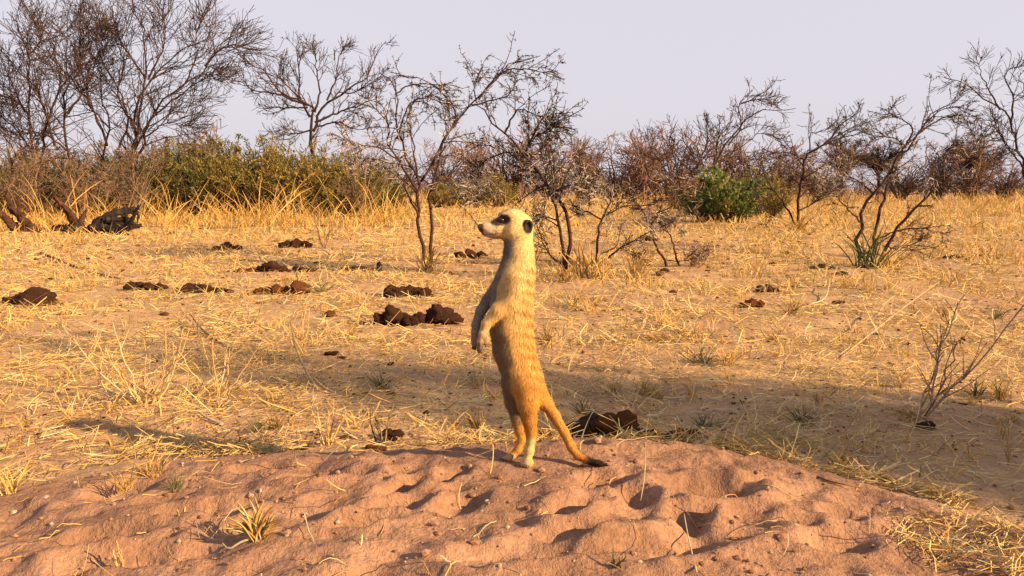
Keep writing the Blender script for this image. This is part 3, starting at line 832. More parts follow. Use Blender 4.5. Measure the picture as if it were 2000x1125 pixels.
# ------------------------------------------------------------------ straw litter and grass (uncountable)
STRAW = [(0.6388, 0.441, 0.156), (0.5667, 0.3638, 0.1144), (0.6388, 0.5071, 0.2496), (0.4328, 0.2646, 0.0832), (0.3503, 0.1984, 0.0624), (0.474, 0.4189, 0.2808)]
_STRAW0 = [(0.5034, 0.3472, 0.1476), (0.4514, 0.2864, 0.1042), (0.5468, 0.408, 0.2257), (0.3646, 0.2257, 0.0868), (0.3298, 0.191, 0.0694), (0.434, 0.3646, 0.2691)]
SW = [.27, .23, .20, .13, .07, .10]
def scatter_straw(y0, y1, n, L, r, seed, margin=1.0, seg=3, sides=3, edge=True, mask_lo=-.35):
    rg = np.random.default_rng(seed)
    y = np.sqrt(rg.uniform(y0 * y0, y1 * y1, int(n * 3)))
    x = rg.uniform(-1, 1, len(y)) * (y * 1.08 + .45)
    m = mound_mask(x, y)
    cl = fbm(x * 2.6, y * 2.6, 91, 3) + .5 * fbm(x * 9, y * 9, 92, 2)
    pr = np.clip((cl - mask_lo) * 1.0 + .05, np.where(y < 2.1, .42, .06), 1)
    keep = (rg.random(len(y)) < pr) & (m < .12)
    x = x[keep][:n]; y = y[keep][:n]; N = len(x)
    a = rg.normal(0, 1.5, N) + np.where(rg.random(N) < .5, 0, math.pi) + .25
    ln = rg.uniform(L[0], L[1], N) * rg.choice([.5, 1, 1.5], N, p=[.45, .4, .15])
    cur = rg.normal(0, .8, N)
    s = np.linspace(-.5, .5, seg)
    aa = a[:, None] + cur[:, None] * s[None]
    dx = np.cumsum(np.cos(aa), 1) / seg * ln[:, None]; dy = np.cumsum(np.sin(aa), 1) / seg * ln[:, None]
    px = x[:, None] + dx - dx.mean(1, keepdims=True); py = y[:, None] + dy - dy.mean(1, keepdims=True)
    rr = rg.uniform(r[0], r[1], N)
    z = ground_h(px.ravel(), py.ravel()).reshape(px.shape)
    tilt = np.abs(rg.normal(0, .24, N)) * (rg.random(N) < .6)
    z = np.maximum(z, z.mean(1, keepdims=True)) + rr[:, None] + rg.exponential(.003, N)[:, None] + (s[None] + .5) * (ln * tilt)[:, None]
    Pt = np.stack([px, py, z], -1)
    R_ = np.repeat(rr[:, None], seg, 1) * np.linspace(1, .6, seg)[None]
    gray = fbm(x * .9, y * .9, 93, 2)
    c = pick(STRAW, N, rg, SW, .22)
    return Pt, R_, c
sb = Buf()
for a in [(.55, 2.1, 33000, (.012, .085), (.00035, .0009), 101, 1, 4), (2.0, 4.2, 45000, (.02, .11), (.0006, .0014), 102, 1, 3),
          (4.0, 8.0, 33000, (.04, .15), (.0012, .0026), 103, 1, 3), (8, 18, 17000, (.1, .3), (.003, .006), 104, 1, 3)]:
    Pt, R_, c = scatter_straw(*a[:6], a[6], a[7]); sb.ribbon(Pt, R_, c, .6)
rg = np.random.default_rng(105); N = 60000
x = rg.uniform(-1.1, 1.1, N); y = rg.uniform(.6, 1.45, N); m = mound_mask(x, y)
k = (m > .005) & (m < .30 + .25 * fbm(x * 11, y * 11, 107, 2)) & (fbm(x * 5, y * 5, 106, 2) > .05 - .3 * (x > .3)); x, y = x[k][:1700], y[k][:1700]; N = len(x)
a = rg.uniform(0, 6.28, N); ln = rg.uniform(.015, .075, N); s = np.linspace(-.5, .5, 4)[None]; aa = a[:, None] + rg.normal(0, .8, N)[:, None] * s
X_ = x[:, None] + np.cos(aa) * s * ln[:, None]; Y_ = y[:, None] + np.sin(aa) * s * ln[:, None]
Z_ = ground_h(X_.ravel(), Y_.ravel()).reshape(X_.shape); Z_ = np.maximum(Z_, Z_.mean(1, keepdims=True)) + .001 + rg.exponential(.002, N)[:, None] + (s + .5) * (np.abs(rg.normal(0, .3, N)) * ln)[:, None]
sb.tube(np.stack([X_, Y_, Z_], -1), np.repeat(rg.uniform(.0003, .0008, N)[:, None], 4, 1), 3, pick(STRAW, N, rg, SW, .25))
tag(obj('straw_litter', sb.mesh('straw_litter', False), M_straw), 'broken dry straw lying scattered across the whole sandy plain', 'straw', kind='stuff')

def blades(xy, L, w, lean, rg, cols, wts=None, seg=4, z=None, droop=.25, hs=None):
    """upright curved grass blades, flat tapered ribbons with a fold"""
    N = len(xy)
    a = rg.uniform(0, 6.283, N); ln = rg.uniform(L[0], L[1], N) * (1 if hs is None else hs); le = np.abs(rg.normal(0, lean, N))
    zb = ground_h(xy[:, 0], xy[:, 1]) if z is None else z
    p = np.stack([xy[:, 0], xy[:, 1], zb - .004], -1)
    d = nrm(np.stack([np.cos(a) * le, np.sin(a) * le, np.ones(N)], -1))
    out = nrm(np.stack([np.cos(a), np.sin(a), np.zeros(N)], -1))
    pts = [p]
    for j in range(seg):
        p = p + d * (ln / seg)[:, None]; pts.append(p)
        d = nrm(d + out * (droop * rg.uniform(.2, 1.4, N))[:, None] + rg.normal(size=(N, 3)) * .06)
    Pt = np.stack(pts, 1); ww = rg.uniform(w[0], w[1], N)
    R_ = ww[:, None] * np.concatenate([np.linspace(1, .75, seg), [.12]])[None]
    return Pt, R_, pick(cols, N, rg, wts, .22)
# short stubble on the plain
rg = np.random.default_rng(111); gb = Buf()
GOLD = [(0.6388, 0.3969, 0.104), (0.5564, 0.3307, 0.078), (0.6182, 0.463, 0.1976), (0.3709, 0.2095, 0.052)]
_GOLD0 = [(0.4687, 0.3125, 0.1128), (0.408, 0.243, 0.0781), (0.5208, 0.3819, 0.1823), (0.3125, 0.1823, 0.0608)]
GREEN = [(0.06, 0.0972, 0.036), (0.096, 0.1231, 0.0504), (0.18, 0.175, 0.0648)]
for (y0, y1, n, L, w) in [(.8, 3, 5600, (.012, .05), (.0006, .0012)), (3, 7, 12000, (.02, .08), (.0009, .002)), (7, 14, 18000, (.05, .16), (.002, .004))]:
    nc = n // 7
    y = np.sqrt(rg.uniform(y0 * y0, y1 * y1, nc)); x = rg.uniform(-1, 1, nc) * (y * 1.08 + .4)
    xy = np.repeat(np.stack([x, y], -1), 7, axis=0) + rg.normal(size=(nc * 7, 2)) * .012 * y1 / 3
    k = (mound_mask(xy[:, 0], xy[:, 1]) < .1) & (fbm(xy[:, 0] * 1.4, xy[:, 1] * 1.4, 95, 3) > -.15)
    Pt, R_, c = blades(xy[k], L, w, .5, rg, GOLD + GREEN[1:], [.3, .25, .2, .13, .05, .07]); gb.ribbon(Pt, R_, c)
tag(obj('stubble_grass', gb.mesh('stubble_grass', False), M_grass), 'short dry stubble grass sprouting all over the sandy plain', 'grass', kind='stuff')
# tall golden grass in front of and between the shrubs
gb = Buf(); rg = np.random.default_rng(112)
def belt(n, pxr, pyr, L, w, per=9, spread=.08, th=-.2):
    nc = n // per; pts = []
    px = rg.uniform(*pxr, nc); py = pyr[0] + (pyr[1] - pyr[0]) * rg.random(nc) ** 1.3
    d = np.array([ray(a, b) for a, b in zip(px, py)]); t = (0 - CZ) / d[:, 2]
    c = np.stack([d[:, 0] * t, d[:, 1] * t], -1)
    xy = np.repeat(c, per, axis=0) + rg.normal(size=(nc * per, 2)) * spread
    k = fbm(xy[:, 0] * .8, xy[:, 1] * .8, 97, 3) > th
    hs = np.repeat(np.clip(rg.lognormal(-.35, .5, nc), .25, 1.6), per)[k]; tone = np.repeat(vary(1, nc, rg, .35, .06), per, axis=0)[k]
    Pt, R_, cc = blades(xy[k], L, w, .45, rg, GOLD, [.32, .3, .2, .18], hs=hs, droop=.32); cc = np.clip(cc * tone, .01, .8); gb.ribbon(Pt, R_, cc)
belt(10500, (-420, 800), (410, 446), (.12, .55), (.002, .0038), spread=.12, th=-.1)
belt(3600, (780, 1340), (396, 432), (.12, .42), (.002, .004), spread=.13, th=-.05)
belt(11000, (1300, 2440), (392, 424), (.10, .38), (.0025, .005), spread=.15, th=.0)
belt(9500, (-480, 2480), (386, 402), (.15, .5), (.005, .010), spread=.3)
belt(3800, (1480, 2400), (430, 540), (.05, .15), (.0012, .0024), spread=.05, th=.0)
belt(2600, (-400, 560), (440, 490), (.04, .15), (.0015, .0026), spread=.06, th=.05)
tag(obj('tall_golden_grass', gb.mesh('tall_golden_grass', False), M_grass), 'tall golden dry grass standing along the foot of the shrubs', 'grass', kind='stuff')

# ------------------------------------------------------------------ single tufts and dry stalks
def tuft_mesh(seed, n, h, w, r, cols, lean=.35, droop=.2, seg=5):
    rg = np.random.default_rng(seed)
    a = rg.uniform(0, 6.283, n); rd = r * np.sqrt(rg.random(n))
    xy = np.stack([np.cos(a) * rd, np.sin(a) * rd], -1)
    Pt, R_, c = blades(xy, (h * .45, h), w, lean, rg, cols, None, seg, np.zeros(n), droop)
    b = Buf(); b.tube(Pt, R_, 3, c); return b.mesh('tuft', False)
DT = [tuft_mesh(200 + i, 26, .10, (.0008, .0018), .018, GOLD, .4) for i in range(5)]
GT = [tuft_mesh(220 + i, 34, .10, (.0008, .0018), .022, GREEN + [(.26, .22, .08)], .6) for i in range(3)]
MT = [tuft_mesh(230 + i, 34, .10, (.0008, .0018), .022, GREEN[1:] + GOLD, .45) for i in range(3)]
rg = np.random.default_rng(240)
def tuft(px, py, hp, kind, label, group=None, wide=1.0):
    g_ = G(px, py); h = hp * g_[1] / F / .10 * (1.35 if kind != 'dry' else 1.1)
    ms = {'dry': DT, 'green': GT, 'mixed': MT}[kind]
    o = obj('grass_tuft', ms[rg.integers(len(ms))], M_grass, None, g_ - np.array([0, 0, .002]))
    o.scale = (h * wide, h * wide, h); o.rotation_euler = (0, 0, rg.uniform(0, 6.28))
    return tag(o, label, 'grass tuft', group)
tuft(300, 928, 62, 'dry', 'bushy golden straw tuft at the edge of the sand mound', wide=1.3)
tuft(243, 952, 44, 'mixed', 'small yellow-green tuft right beside the bushy golden tuft')
tuft(18, 965, 80, 'dry', 'tall golden tuft where straw meets the low end of the mound')
tuft(345, 955, 40, 'green', 'small green tuft in straw at the mound edge')
tuft(1640, 915, 48, 'mixed', 'upright green and yellow tuft on the steep side of the mound')
tuft(1720, 945, 36, 'mixed', 'low yellowish tuft on the shaded straw beside the mound')
tuft(932, 838, 48, 'mixed', 'half green half yellow tuft close to the meerkat legs')
tuft(930, 758, 32, 'mixed', 'thin brownish tuft on shaded soil in front of the meerkat')
tuft(745, 760, 34, 'green', 'bright green tuft on the shaded soil band', wide=1.3)
tuft(1418, 716, 62, 'dry', 'tall upright straw tuft beside a low green tuft')
tuft(1370, 708, 34, 'green', 'low green tuft beside the tall upright straw tuft', wide=1.6)
tuft(1255, 770, 48, 'dry', 'pale straw tuft standing alone behind the dung slab')
tuft(1140, 808, 36, 'green', 'green tuft just behind the big dung slab', wide=1.3)
tuft(1378, 832, 30, 'green', 'flat green tuft behind the smaller dung lumps', wide=1.7)
tuft(1565, 826, 34, 'green', 'green tuft in shaded straw near the dry sapling', wide=1.7)
tuft(1947, 622, 30, 'green', 'dark green tuft alone on the open straw plain', wide=1.2)
tuft(628, 572, 28, 'green', 'pale green tuft at the end of the crumbled dung row', wide=1.6)
tuft(1330, 868, 58, 'dry', 'straw tuft standing between the dung lumps behind the mound')
tuft(505, 845, 38, 'green', 'short green tuft in shade behind the mound lip')
tuft(540, 838, 44, 'mixed', 'yellow-green tuft beside the short green one behind the mound')
tuft(1310, 640, 44, 'dry', 'straw tuft with a dark clod at its base')
tuft(1240, 545, 90, 'dry', 'loose straw tuft under the whitish thorn mat', wide=.7)
tuft(1120, 600, 40, 'mixed', 'brown and yellow tuft on the open straw right of the meerkat back')
tuft(1075, 668, 36, 'mixed', 'small yellowish tuft beside the meerkat back')
tuft(1545, 612, 40, 'mixed', 'grey-brown twiggy tuft next to a pale lying stick')
tuft(1950, 780, 46, 'mixed', 'yellow-green tuft near the dry branched sapling')
tuft(1905, 775, 40, 'green', 'dull green tuft near the dry branched sapling')
tuft(1690, 522, 85, 'green', 'dark grey-green grass clump at the foot of the spreading thorn bush', wide=1.0)
for px, py, hp, w in [(835, 532, 75, 1.1), (1140, 545, 90, 1.0), (1170, 545, 80, 1.0), (1105, 552, 60, 1.2), (1735, 520, 60, 1.3), (1560, 452, 45, 1.4)]:
    tuft(px, py, hp, 'dry', 'dry straw clump round the foot of a thorn bush', 'straw clumps at thorn bush feet', w)
for k in range(44):
    px = rg.uniform(20, 1980); py = 560 + 300 * rg.random() ** 1.2
    if 700 < px < 1120 or (px > 1080 and px < 1420 and py > 790): px = rg.uniform(1420, 1980)
    tuft(px, py, rg.uniform(22, 42), 'dry', 'short dry straw tuft on the open plain', 'short straw tufts on the plain')

def stalks(px, py, hp, seed, label, n=5, spread=.5, col=((.60, .40, .17), (.62, .47, .27), (.46, .28, .11)), r=.0016, k=4, name='dry_stalks', cat='dry plant', lean=0.0):
    """dry branching weed with several stalks from one root"""
    rg = np.random.default_rng(seed); g_ = G(px, py); h = hp * g_[1] / F
    t = thing(name, label, cat, g_)
    a = rg.uniform(0, 6.28, n); s = np.linspace(0, 1, 9)[None, :, None]
    tip = np.stack([np.cos(a) * spread * h * rg.uniform(.4, 1, n) + lean * h, np.sin(a) * spread * h * rg.uniform(.4, 1, n) * .6, h * rg.uniform(.6, 1.0, n)], -1)
    mid = tip * np.array([.65, .65, .40]) + rg.normal(size=(n, 3)) * .05 * h
    st = np.zeros((n, 3)); st[:, 2] = -.006; st[:, :2] = rg.normal(size=(n, 2)) * .006
    Pm = (1 - s) ** 2 * st[:, None] + 2 * s * (1 - s) * mid[:, None] + s * s * tip[:, None]
    Pm[:, 1:] += rg.normal(size=(n, 8, 3)) * .012 * h
    Rm = np.tile(r * np.linspace(1.1, .45, 9), (n, 1))
    c = pick(col, n, rg)
    for i in range(n):
        b = Buf(); b.tube(Pm[i:i + 1], Rm[i:i + 1], 4, c[i:i + 1])
        P1, R1 = grow(Pm[i:i + 1], Rm[i:i + 1], k, (.2 * h, .5 * h), 6, (.3, .8), .05, .1, rg, .15, .75, .05); R1 = np.maximum(R1, r * .35)
        b.tube(P1, R1, 3, pick(col, k, rg))
        obj('stalk', b.mesh('stalk'), M_straw, t)
    return t
stalks(285, 790, 170, 301, 'tall pale dry weed fanning many thin stalks over the straw', 12, .85, k=4, r=.0019)
stalks(430, 770, 120, 302, 'dry straw-coloured weed with long wispy stalks beside the tall fanning one', 6, .7)
stalks(640, 868, 100, 303, 'dry broom-like weed at the mound lip', 7, .5)
stalks(590, 690, 110, 304, 'wiry golden weed behind the curved bent stick', 6, .6)
stalks(745, 865, 95, 305, 'grey dry weed stems with crumbs of dung at their root', 5, .35, ((0.149, 0.112, 0.081), (0.217, 0.161, 0.105)))
stalks(1700, 700, 100, 306, 'thin upright dry weed on the open plain', 4, .3)
stalks(1795, 820, 270, 307, 'dry branched sapling leaning over straw with a dark clod at its root', 4, .5, ((.34, .22, .14), (.46, .32, .20), (.24, .14, .09)), .0021, 9, lean=.28)
stalks(1985, 905, 90, 308, 'bent yellow weed stem on shaded straw', 2, .5, lean=-.2)
stalks(1540, 880, 60, 309, 'kinked yellow stalk sticking out of the straw pile', 2, .4)
stalks(125, 540, 130, 310, 'wiry dry weed standing behind the flat-topped dung heap', 6, .6)
stalks(632, 485, 95, 311, 'leafless brown twig shrublet beside the rounded double dung lump', 7, .55, ((0.155, 0.093, 0.062), (0.211, 0.130, 0.087)), .0022, 5)
stalks(240, 1118, 70, 312, 'short dry stem poking from the near sand', 3, .35)
stalks(395, 655, 95, 313, 'forked grey stick weed with pale tips', 3, .9, ((0.217, 0.167, 0.118), (0.310, 0.248, 0.174)))
stalks(490, 640, 130, 314, 'pale forked dead stem rising over the crumbled dung', 2, .35, ((0.372, 0.298, 0.198), (0.310, 0.236, 0.149)), .002)
stalks(1205, 1112, 45, 315, 'greenish grass stem growing low in the near sand', 3, .5, ((0.099, 0.112, 0.037), (0.149, 0.136, 0.056)))
stalks(170, 700, 90, 316, 'thin leaning straw weed on the pinkish bare patch', 4, .6)

# straw heaps
def heap(px, py, rad, n, hgt, seed, label):
    rg = np.random.default_rng(seed); g_ = G(px, py)
    a = rg.uniform(0, 6.28, n); rd = rad * np.sqrt(rg.random(n)) * np.array([1.0])
    x = g_[0] + np.cos(a) * rd * 1.5; y = g_[1] + np.sin(a) * rd
    top = hgt * np.clip(1 - (rd / rad) ** 2, 0, 1)
    z = ground_h(x, y) + top * rg.random(n) + .002
    an = rg.uniform(0, 6.28, n); ln = rg.uniform(.012, .06, n); el = rg.normal(0, .22, n)
    s = np.linspace(-.5, .5, 4)[None]; bend = rg.normal(0, .9, n)
    aa = an[:, None] + bend[:, None] * s
    Pt = np.stack([x[:, None] + np.cos(aa) * s * ln[:, None], y[:, None] + np.sin(aa) * s * ln[:, None], z[:, None] + (s + .5) * np.abs(np.sin(el))[:, None] * ln[:, None] * rg.choice([1, 1.8], n)[:, None] + .001], -1)
    R_ = np.repeat(rg.uniform(.0003, .0007, n)[:, None], 4, 1)
    b = Buf(); b.tube(Pt, R_, 3, pick(STRAW, n, rg, SW, .25))
    tag(obj('straw_heap', b.mesh('straw_heap', False, g_), M_straw, None, g_), label, 'straw heap')
heap(1500, 872, .055, 190, .014, 401, 'golden straw heap at the mound edge beside dung lumps')
heap(1950, 1085, .075, 420, .008, 402, 'thick mat of golden straw at the low corner of the mound')
heap(1640, 830, .12, 170, .012, 403, 'loose straw drift near the dry branched sapling')
heap(600, 770, .12, 170, .012, 404, 'loose golden straw drift among dry weeds')
heap(300, 800, .13, 200, .012, 405, 'straw drift round the foot of the fanning weed')
heap(340, 880, .05, 120, .012, 406, 'straw drift behind the bushy golden tuft')

# straw bits lying on the mound, and grit
rg = np.random.default_rng(120); N = 330
x = rg.uniform(-.8, .8, N); y = rg.uniform(.55, 1.08, N)
a = rg.uniform(0, 6.28, N); ln = rg.uniform(.01, .05, N) * rg.choice([.6, 1, 1.6], N, p=[.55, .35, .1]); s = np.linspace(-.5, .5, 5)[None]
aa = a[:, None] + rg.normal(0, .35, N)[:, None] * s
X_ = x[:, None] + np.cos(aa) * s * ln[:, None]; Y_ = y[:, None] + np.sin(aa) * s * ln[:, None]
Z_ = ground_h(X_.ravel(), Y_.ravel()).reshape(X_.shape) + .001
Z_ += (s + .5) * (np.abs(rg.normal(0, .35, N)) * ln)[:, None]
b = Buf(); b.tube(np.stack([X_, Y_, Z_], -1), np.repeat(rg.uniform(.00025, .0006, N)[:, None], 5, 1), 3, pick(STRAW, N, rg, SW))
tag(obj('straw_bits', b.mesh('straw_bits', False), M_straw), 'stray straw bits lying on the bare sand mound', 'straw', kind='stuff')

def ico(sub):
    import bmesh
    bm = bmesh.new(); bmesh.ops.create_icosphere(bm, subdivisions=sub, radius=1)
    V = np.array([v.co[:] for v in bm.verts]); Fc = np.array([[v.index for v in f.verts] for f in bm.faces]); bm.free()
    return V, Fc
IV1, IF1 = ico(1); IV2, IF2 = ico(2); IV3, IF3 = ico(3)
def lumpy(seed, V, amp, freq, oct=2, flat=None):
    off = Vector((seed * 3.7, seed * 1.3, seed * 2.1)); out = V.copy()
    for i, v in enumerate(V):
        p = Vector(v) * freq + off; d = 0; a_ = 1
        for o_ in range(oct):
            d += a_ * mnoise.noise(p); p = p * 2.1; a_ *= .55
        out[i] = v * (1 + amp * d)
    if flat is not None: out[:, 2] = np.maximum(out[:, 2], flat)
    return out
# grit: tiny clods and stones on the mound and plain
rg = np.random.default_rng(121); N = 4200
x = rg.uniform(-.95, .95, N); y = rg.uniform(.5, 1.9, N)
k = rg.random(N) < np.where(mound_mask(x, y) > .3, 1, .4); x, y = x[k], y[k]; N = len(x)
r = .0007 + rg.exponential(.0010, N); r = np.minimum(r, .0055)
Vg = (IV1 * np.array([1, 1, .75]))[None] * r[:, None, None] * rg.uniform(.7, 1.3, (N, 1, 3)) * rg.uniform(.8, 1.15, (N, len(IV1), 1))
Vg += np.stack([x, y, ground_h(x, y) + r * .35], -1)[:, None]
Fg = IF1[None] + (np.arange(N) * len(IV1))[:, None, None]
gc = pick([(0.223, 0.124, 0.081), (0.186, 0.102, 0.065), (0.273, 0.167, 0.112), (0.341, 0.279, 0.236)], N, rg, [.4, .3, .2, .1])
b = Buf(); b.add(Vg.reshape(-1, 3), Fg.reshape(-1, 3), np.repeat(gc, len(IV1), axis=0))
tag(obj('sand_grit', b.mesh('sand_grit', False), mat_tint('grit', .95, .1, 200, .3)), 'coarse grit and tiny clods strewn over the mound', 'grit', kind='stuff')
rg = np.random.default_rng(122); N = 8500
y = 1.15 * (9 / 1.15) ** rg.random(N); x = rg.uniform(-1, 1, N) * (y * .82 + .3)
k = (mound_mask(x, y) < .25) & (fbm(x * 2, y * 2, 98, 3) > -.3); x, y = x[k], y[k]; N = len(x)
r = (.0014 + rg.exponential(.0016, N)) * np.clip(y / 2.2, .7, 2.6)
Vg = (IV1 * np.array([1, 1, .5]))[None] * r[:, None, None] * rg.uniform(.5, 1.7, (N, 1, 3)) * rg.uniform(.75, 1.2, (N, len(IV1), 1))
Vg += np.stack([x, y, ground_h(x, y) + r * .2], -1)[:, None]
Fg = IF1[None] + (np.arange(N) * len(IV1))[:, None, None]
gc = pick([(.035, .02, .013), (.07, .035, .018), (.13, .065, .03), (.18, .10, .055)], N, rg, [.3, .3, .25, .15])
b = Buf(); b.add(Vg.reshape(-1, 3), Fg.reshape(-1, 3), np.repeat(gc, len(IV1), axis=0))
tag(obj('dark_crumbs', b.mesh('dark_crumbs', False), mat_tint('crumbs', .95, .1, 200, .3)), 'dark brown crumbs and leaf bits strewn over the plain', 'litter', kind='stuff')
# pebbles
PB = [mesh_np('pebble', lumpy(40 + i, IV2, .55, 1.5) * np.array([1, .75, .6]), [IF2], smooth=False) for i in range(5)]
def pebble(px, py, rp, label, group=None, i=None):
    g_ = G(px, py); r = rp * g_[1] / F
    o = obj('pebble', PB[rg.integers(5) if i is None else i], M_pebble, None, g_ + np.array([0, 0, r * .3]))
    o.scale = (r, r, r); o.rotation_euler = (rg.uniform(-.3, .3), rg.uniform(-.3, .3), rg.uniform(0, 6.28))
    tag(o, label, 'pebble', group)
pebble(512, 966, 9, 'largest pale pebble on the mound, one of a touching pair'); pebble(490, 969, 7, 'smaller pebble of the touching pair on the mound')
pebble(1415, 975, 8, 'whitish pebble at the rim of the burrow hollow')
for px, py in [(797, 914), (1361, 897), (1275, 940), (1200, 1043), (1232, 1057), (1506, 1080), (1600, 1042), (1692, 1089), (1500, 953), (1567, 954), (580, 1008), (593, 1010), (598, 1005), (626, 1046), (552, 1000),
               (306, 1019), (560, 1047), (425, 1015), (250, 1008), (390, 952), (905, 1035), (930, 955), (700, 1000), (1108, 1078), (1150, 1010), (1560, 1020), (1300, 960), (825, 1060), (1010, 1015), (650, 1085),
               (1440, 1010), (1480, 1100), (1750, 1060), (120, 1050), (160, 1110), (330, 1100)]:
    pebble(px, py, rg.uniform(2.0, 4.4), 'tiny pale pebble scattered on the sand mound', 'tiny pebbles on the mound')

# broad-leaved tuft with a runner on the near sand
g_ = G(503, 1052)
t = thing('grass_tuft', 'golden tuft of broad dry leaves with a runner growing on the near sand', 'grass tuft', g_)
rg = np.random.default_rng(130); s_ = .72 / F * 1.0
def flatblade(pts, w):
    pts = catmull(pts, 9); T = nrm(np.gradient(pts, axis=0)); side = nrm(np.cross(T, np.array([0.2, -1, .1]))); nn = np.cross(side, T)
    t_ = np.linspace(0, 1, 9); ww = w * np.minimum(1, .45 + t_ * 2.2) * np.minimum(1, (1 - t_) * 3.2 + .08)
    V = np.concatenate([pts - side * ww[:, None], pts + nn * ww[:, None] * .35, pts + side * ww[:, None], pts - nn * ww[:, None] * .2])
    i = np.arange(8); qs = []
    for a_, b_ in ((0, 1), (1, 2), (2, 3), (3, 0)): qs.append(np.stack([i + 9 * a_, i + 1 + 9 * a_, i + 1 + 9 * b_, i + 9 * b_], -1))
    return V, np.concatenate(qs)
for i in range(46):
    a = rg.uniform(-1.05, 1.05); h = rg.uniform(40, 108) * s_ * (1.0 - .2 * abs(a)); dy = rg.uniform(-.5, .5)
    d = np.array([math.sin(a), dy * .6, math.cos(a)]); d /= np.linalg.norm(d)
    b0 = np.array([rg.normal() * .003, rg.normal() * .003, -.003])
    V, qd = flatblade([b0, b0 + d * h * .5 + np.array([0, 0, .1 * h]), b0 + d * h + np.array([.08 * h * np.sign(a), 0, -.03 * h])], rg.uniform(.0008, .0018))
    c = pick([(.50, .31, .09), (.56, .40, .16), (.58, .46, .26), (.38, .20, .06), (.52, .36, .12)], 1, rg)[0]
    obj('blade', mesh_np('blade', V, [qd], np.tile(c, (len(V), 1))), M_grass, t)
rp = [G(497, 1055) - g_ + np.array([0, 0, .003]), G(470, 1068) - g_ + np.array([0, 0, .005]), G(448, 1077) - g_ + np.array([0, 0, .003]), G(435, 1070) - g_ + np.array([0, 0, .005])]
pt = catmull(rp, 10)[None]; b = Buf(); b.tube(pt, np.linspace(.0016, .0007, 10)[None], 5, np.array([[.56, .42, .22]])); obj('runner', b.mesh('runner'), M_grass, t)

# lone sticks
def stick(px_pts, r, label, col, lift=.004):
    pts = [G(a, b_) + np.array([0, 0, l]) for (a, b_, l) in px_pts]
    o_ = pts[0].copy(); pt = catmull(np.array(pts) - o_, 12)[None]
    V, qd = tubes(pt, np.linspace(r, r * .5, 12)[None], 5)
    e0 = np.arange(5)[None][:, ::-1]; e1 = np.arange(5)[None] + len(V) - 5
    tag(obj('stick', mesh_np('stick', V, [qd, e0, e1], np.tile(col, (len(V), 1))), M_twig, None, o_), label, 'stick')
stick([(620, 768, .01), (600, 745, .02), (578, 715, .05), (570, 690, .085)], .0032, 'curved bent stick rising out of the golden straw drift', (0.310, 0.223, 0.124))
stick([(460, 690, .002), (400, 655, .012), (372, 630, .03)], .0042, 'grey knobbly stick propped on the shaded soil', (0.149, 0.118, 0.093))
stick([(435, 832, .003), (405, 822, .006), (385, 812, .01)], .003, 'pale short stick on shaded soil behind the mound', (0.310, 0.260, 0.205))
stick([(640, 862, .002), (560, 880, .002), (470, 905, .002)], .0022, 'long pale straw cane along the back of the mound', (0.360, 0.285, 0.174))
stick([(1560, 915, .003), (1590, 932, .003), (1625, 945, .003), (1680, 955, .002)], .0020, 'reddish brown stalk lying down the side of the mound', (0.174, 0.081, 0.037))
stick([(1360, 1120, .002), (1345, 1065, .006), (1335, 1030, .016)], .0011, 'thin pale stem standing up from the near sand', (0.372, 0.310, 0.198))
stick([(1250, 985, .002), (1258, 950, .012), (1260, 912, .035)], .0009, 'fine dry stem sticking up beside the burrow hollow', (0.341, 0.260, 0.149))
stick([(1580, 596, .003), (1610, 588, .01), (1620, 565, .03)], .0032, 'pale curved stick lying on the straw plain', (0.372, 0.310, 0.248))
stick([(1640, 700, .0), (1760, 640, .06), (1830, 610, .11)], .0022, 'long thin straw cane leaning over the plain', (0.360, 0.273, 0.149))
stick([(80, 500, .02), (170, 530, .004), (235, 545, .002)], .008, 'dark fallen branch lying by the dry weeds', (0.074, 0.043, 0.031))

# ------------------------------------------------------------------ dung
CL = [mesh_np('lump', lumpy(10 + i, IV3, .42, 1.3 + .25 * (i % 3), 3) * np.array([1, .85, .8]), [IF3]) for i in range(6)]
SL = [mesh_np('slab', lumpy(20 + i, IV3 * np.array([1, 1, 1]), .38, 1.6, 3), [IF3]) for i in range(4)]
CLo = [m.copy() for m in CL]; SLo = [m.copy() for m in SL]
def dung(px, py, lumps, label, old=False, group=None, rusty=()):
    """lumps: (dx px, dy px up, rx px, rz px, slab?)"""
    rg = np.random.default_rng(int(px * 7 + py)); g_ = G(px, py); k = g_[1] / F
    t = thing('dung_pile', label, 'dung', g_, group)
    for li, (dx, dz, rx, rz, sl) in enumerate(lumps):
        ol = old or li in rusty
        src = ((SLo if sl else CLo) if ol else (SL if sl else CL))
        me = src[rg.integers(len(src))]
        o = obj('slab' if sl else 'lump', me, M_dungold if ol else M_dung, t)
        yj = rg.uniform(-.3, .5) * rx * k if abs(dx) > 1 else 0
        wx, wy = g_[0] + dx * k, g_[1] + yj
        o.location = (dx * k, yj, gh(wx, wy) - g_[2] + max(dz, rz * .55) * k)
        o.scale = (rx * k, rx * k * rg.uniform(.75, 1.1), rz * k)
        o.rotation_euler = (rg.uniform(-.2, .2), rg.uniform(-.25, .25), rg.uniform(-.7, .7))
    return t
def auto(w, h, n, seed, crumbs=4):
    rg = np.random.default_rng(seed); L_ = []
    for i in range(n):
        x_ = (i + .5) / n * w - w / 2; e = 1 - .45 * abs(2 * x_ / w)
        L_.append((x_, 0, w / n * rg.uniform(.55, .8), h * .62 * e * rg.uniform(.8, 1.1), rg.random() < .3))
    for i in range(crumbs):
        L_.append((rg.uniform(-.75, .75) * w, 0, rg.uniform(.05, .11) * w * .6, rg.uniform(.08, .18) * h, False))
    return L_
